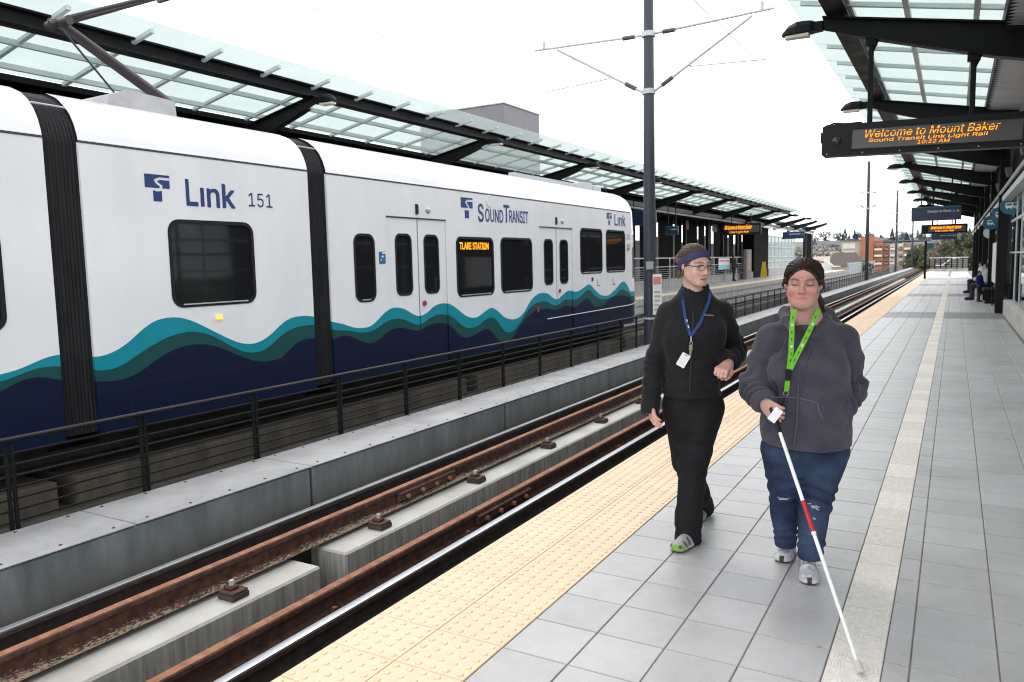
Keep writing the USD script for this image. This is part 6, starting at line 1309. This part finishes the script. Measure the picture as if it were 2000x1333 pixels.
def leaf_cloud(cs, rs, n, size, seed, cone=None):
    r = np.random.default_rng(seed); P = []
    if cone is not None:
        x, y, z0, h, w = cone; q = r.random(n) ** .8; a = r.random(n) * 2 * np.pi; rad = w * (1 - q) * (.25 + .75 * np.sqrt(r.random(n))) * (1 + .25 * np.sin(q * 22))
        C_ = np.stack([x + rad * np.cos(a), y + rad * np.sin(a), z0 + h * q], 1)
    else:
        k = r.integers(len(cs), size=n); d = r.normal(size=(n, 3)); d /= np.linalg.norm(d, axis=1, keepdims=True)
        C_ = np.asarray(cs)[k] + d * np.asarray(rs)[k][:, None] * (.45 + .55 * r.random((n, 1)) ** .4)
    u = r.normal(size=(n, 3)); u /= np.linalg.norm(u, axis=1, keepdims=True); w_ = np.cross(u, r.normal(size=(n, 3))); w_ /= np.linalg.norm(w_, axis=1, keepdims=True)
    s = size * (.6 + .8 * r.random((n, 1))); v = np.stack([C_ - u * s, C_ + w_ * s * .7, C_ + u * s, C_ - w_ * s * .7], 1).reshape(-1, 3)
    return (v, np.arange(4 * n).reshape(-1, 4))
def tree(lab, x, y, z0, h, w, mt, seed, kind="round", n=900, group=None):
    t = thing("tree", lab, "tree", (x, y, z0), group)
    if kind == "cone":
        part(t, "trunk", tube([(x, y, z0), (x, y, z0 + h * .9)], [w * .08, w * .02], 6), bark); part(t, "crown", leaf_cloud(None, None, n, w * .16, seed, (x, y, z0 + h * .08, h * .94, w)), fol[mt])
    else:
        r = np.random.default_rng(seed); tips = []; ms = [tube([(x, y, z0), (x + w * .03, y, z0 + h * .5)], [w * .06, w * .035], 6)]
        for k in range(9):
            a = r.random() * 6.28; q = r.random(); e = np.array([x + w * .75 * q * math.cos(a), y + w * .75 * q * math.sin(a), z0 + h * (.42 + .45 * r.random() * (1 - .4 * q))]); tips.append(e); ms.append(tube([(x, y, z0 + h * .3), (np.array([x, y, z0 + h * .4]) + e) / 2 + (0, 0, h * .04), e], [w * .035, w * .02, w * .008], 5))
        part(t, "trunk", cat(ms), bark); part(t, "crown", leaf_cloud(tips, [w * .36 * (.7 + .5 * r.random()) for _ in tips], n, w * (.035 if mt == "bare_brown_twigs" else .07), seed), fol[mt])
    return t
r = np.random.default_rng(11); pos = ["far left", "left", "centre left", "centre", "centre right", "right", "far right"]
def hill_z(x, y): return -5.0 + 19.5 * min(max((y - 320) / 280, 0), 1) ** 1.2
tw, cw_ = [], {"haze_tinted_conifer_foliage": [], "haze_tinted_foliage": []}
for k in range(70):
    u = 1580 + 320 * (k + .5 * r.random()) / 70; Y = float(r.uniform(470, 600)); p = onY(u, 480, Y); h = float(r.choice([4.5, 6, 7, 8.5], p=[.35, .35, .2, .1])); c = r.random() < .4; z = hill_z(p[0], Y) - 1.2
    tw.append(tube([(p[0], Y, z), (p[0], Y, z + h * .7)], [.3, .08], 5)); q = [np.array([p[0] + r.normal() * h * .25, Y + r.normal() * h * .25, z + h * (.4 + .3 * r.random())]) for _ in range(6)]
    cw_["haze_tinted_conifer_foliage" if c else "haze_tinted_foliage"].append(leaf_cloud(None, None, 380, h * .055, 100 + k, (p[0], Y, z + h * .08, h * 1.1, h * .36)) if c else leaf_cloud(q, [h * .26] * 6, 420, h * .05, 100 + k))
wd = thing("hillside_wood", "far-off wood with haze tinted into its colours along the skyline of the hill", None, (-40, 540, 0), kind="stuff")
part(wd, "trunks", cat(tw), bark, kind="stuff")
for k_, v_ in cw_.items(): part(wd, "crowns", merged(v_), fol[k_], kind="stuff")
for k, (u, Y, h, lab) in enumerate(((1612, 520, 7.5, "pointed conifer on the skyline above the bare brown trees"), (1637, 540, 6, "broad conifer on the skyline over the beige apartment wall"), (1673, 520, 8, "tallest conifer on the skyline, just left of the orange tower"), (1722, 530, 6.5, "pointed conifer on the skyline over the balconies of the apartment block"), (1772, 540, 6.5, "skyline conifer near the most distant catenary pole"))):
    p = onY(u, 480, Y); tree(lab, p[0], Y, hill_z(p[0], Y) - 1, h, h * .34, "haze_tinted_conifer_foliage", 300 + k, "cone", 900)
for k, (u, v, Y, h, w, mt) in enumerate(((1598, 500, 150, 10.2, 11, "bare_brown_twigs"), (1618, 500, 160, 9.4, 9, "bare_brown_twigs"), (1634, 503, 170, 8.6, 7, "bare_brown_twigs"), (1800, 505, 190, 12.5, 5.5, "green_bush_foliage"), (1822, 505, 150, 11, 5, "green_bush_foliage"), (1845, 505, 130, 11.6, 5.5, "bare_brown_twigs"), (1868, 505, 135, 12.3, 5.5, "bare_brown_twigs"), (1888, 505, 128, 12.5, 5.5, "green_bush_foliage"), (1905, 505, 140, 12, 6, "bare_brown_twigs"), (1857, 505, 160, 13, 6, "green_bush_foliage"))):
    p = onY(u, v, Y)
    lab = ["bare brown tree beside the far canopy end", "bare brown tree left of the beige block", "smaller bare tree in front of the beige block", "green tree right of the apartment block", "green tree behind the slim post sign", "bare brown tree behind the platform end stairs", "tall bare tree behind the distant display", "green tree closest to the station building", "bare tree half hidden by the station building", "dark green tree behind the end railing"][k]
    tree(lab, p[0], Y, -6.5, h, w * .75, mt, 400 + k, "round", 2600)
for k, (u, lab) in enumerate(((1596, "cream hillside house beside the end of the far canopy"), (1622, "beige hillside house above the bare brown trees"), (1652, "white hillside house behind the beige apartment wall"), (1712, "warm grey hillside house right of the orange tower"), (1735, "cream hillside house between the distant catenary poles"), (1795, "beige hillside house left of the slim post sign"), (1822, "white hillside house behind the distant display"))):
    Y = float(r.uniform(400, 500)); p = onY(u, 480, Y); z = hill_z(p[0], Y)
    t = thing("hillside_house", lab, "house", (p[0], Y, z - 1), "houses on the hillside"); w = float(r.uniform(4, 7))
    part(t, "wall", box(p[0] - w, p[0] + w, Y, Y + 8, z - 2, z + 3.4), (cream, beige, white_paint, warm_grey)[k % 4]); part(t, "roof", hull([(p[0] - w - .5, Y - .5, z + 3.4), (p[0] + w + .5, Y - .5, z + 3.4), (p[0] - w - .5, Y + 8.5, z + 3.4), (p[0] + w + .5, Y + 8.5, z + 3.4), (p[0] - w, Y + 4, z + 6), (p[0] + w, Y + 4, z + 6)]), roofm); windows(t, p[0] - w, p[0] + w, Y, z, z + 3, 3, 1)
# end of the platforms: railings, stair rails, fence
er = thing("end_railing", "railing across the end of the near platform", "railing", (-.5, 88, 0))
part(er, "top_rail", box(-2.2, 1.2, 87.95, 88.05, 1.30, 1.38), mull); part(er, "kerb", bbox(-2.2, 1.2, 87.9, 88.1, 0, .25), concrete)
for k in range(8): part(er, "post", box(-2.2 + k * .48, -2.1 + k * .48, 87.95, 88.05, .2, 1.3), black_steel)
for k in range(5): part(er, "bar", box(-2.2, 1.2, 87.99, 88.01, .35 + k * .19, .37 + k * .19), stainless)
part(er, "mesh", box(-.4, 1.2, 88.10, 88.12, .25, 1.25), warm_grey)
for lab, X0, Y, s in (("white stair handrails beyond the near platform end", -.75, 90, 1), ("white stair handrails at the end of the far platform", -12.6, 97, -1)):
    t = thing("stair_rail", lab, "handrail", (X0, Y, 0))
    for dy in (0, 1.2): part(t, "rail", tube([(X0 - s * 1.0, Y + dy, .55), (X0 - s * .3, Y + dy, .55), (X0 + s * .5, Y + dy, 1.25), (X0 + s * 1.2, Y + dy, 1.25)], .05, 6), white_paint); part(t, "post", box(X0 - .03, X0 + .03, Y + dy - .03, Y + dy + .03, -.8, .8), white_paint)
pf_ = thing("panel_fence", "grey slatted fence along the far track beyond the platforms", "fence", (-10.6, 110, -.86))
for k in range(8): part(pf_, "slat", box(-10.63, -10.58, 96.5, 131, -.8 + k * .22, -.63 + k * .22), galv)
for k in range(16): part(pf_, "post", box(-10.68, -10.60, 96.5 + k * 2.3, 96.6 + k * 2.3, -.86, 1.0), galv)
pc = thing("end_cabinet", "cream equipment cabinet with a red label past the far platform", "cabinet", (-13.5, 98, ZF)); part(pc, "box", bbox(-14.6, -12.9, 97.6, 99, ZF - .6, 1.75, .03), cream); part(pc, "red_label", box(-14.2, -13.4, 97.57, 97.59, 1.0, 1.35), pm("red_label", C(.4, .06, .05)))
sh = thing("shed_roof", "low dark hipped roof beyond the end of the far platform", "roof", (-13, 120, -1)); part(sh, "roof", hull([(-16.5, 116, .4), (-10.8, 116, .4), (-16.5, 126, .4), (-10.8, 126, .4), (-15, 121, 2.3), (-12.4, 121, 2.3)]), pm("dark_brown_shingle", C(.07, .055, .05), .9)); part(sh, "wall", box(-16, -11.2, 116.4, 125.6, -6.5, .4), beige)
bu = single("bush", leaf_cloud([(-10.6, 112, .3), (-9.9, 113, .1)], [.8, .7], 500, .12, 77), fol["green_bush_foliage"], "small green bush in front of the dark shed roof", "bush")
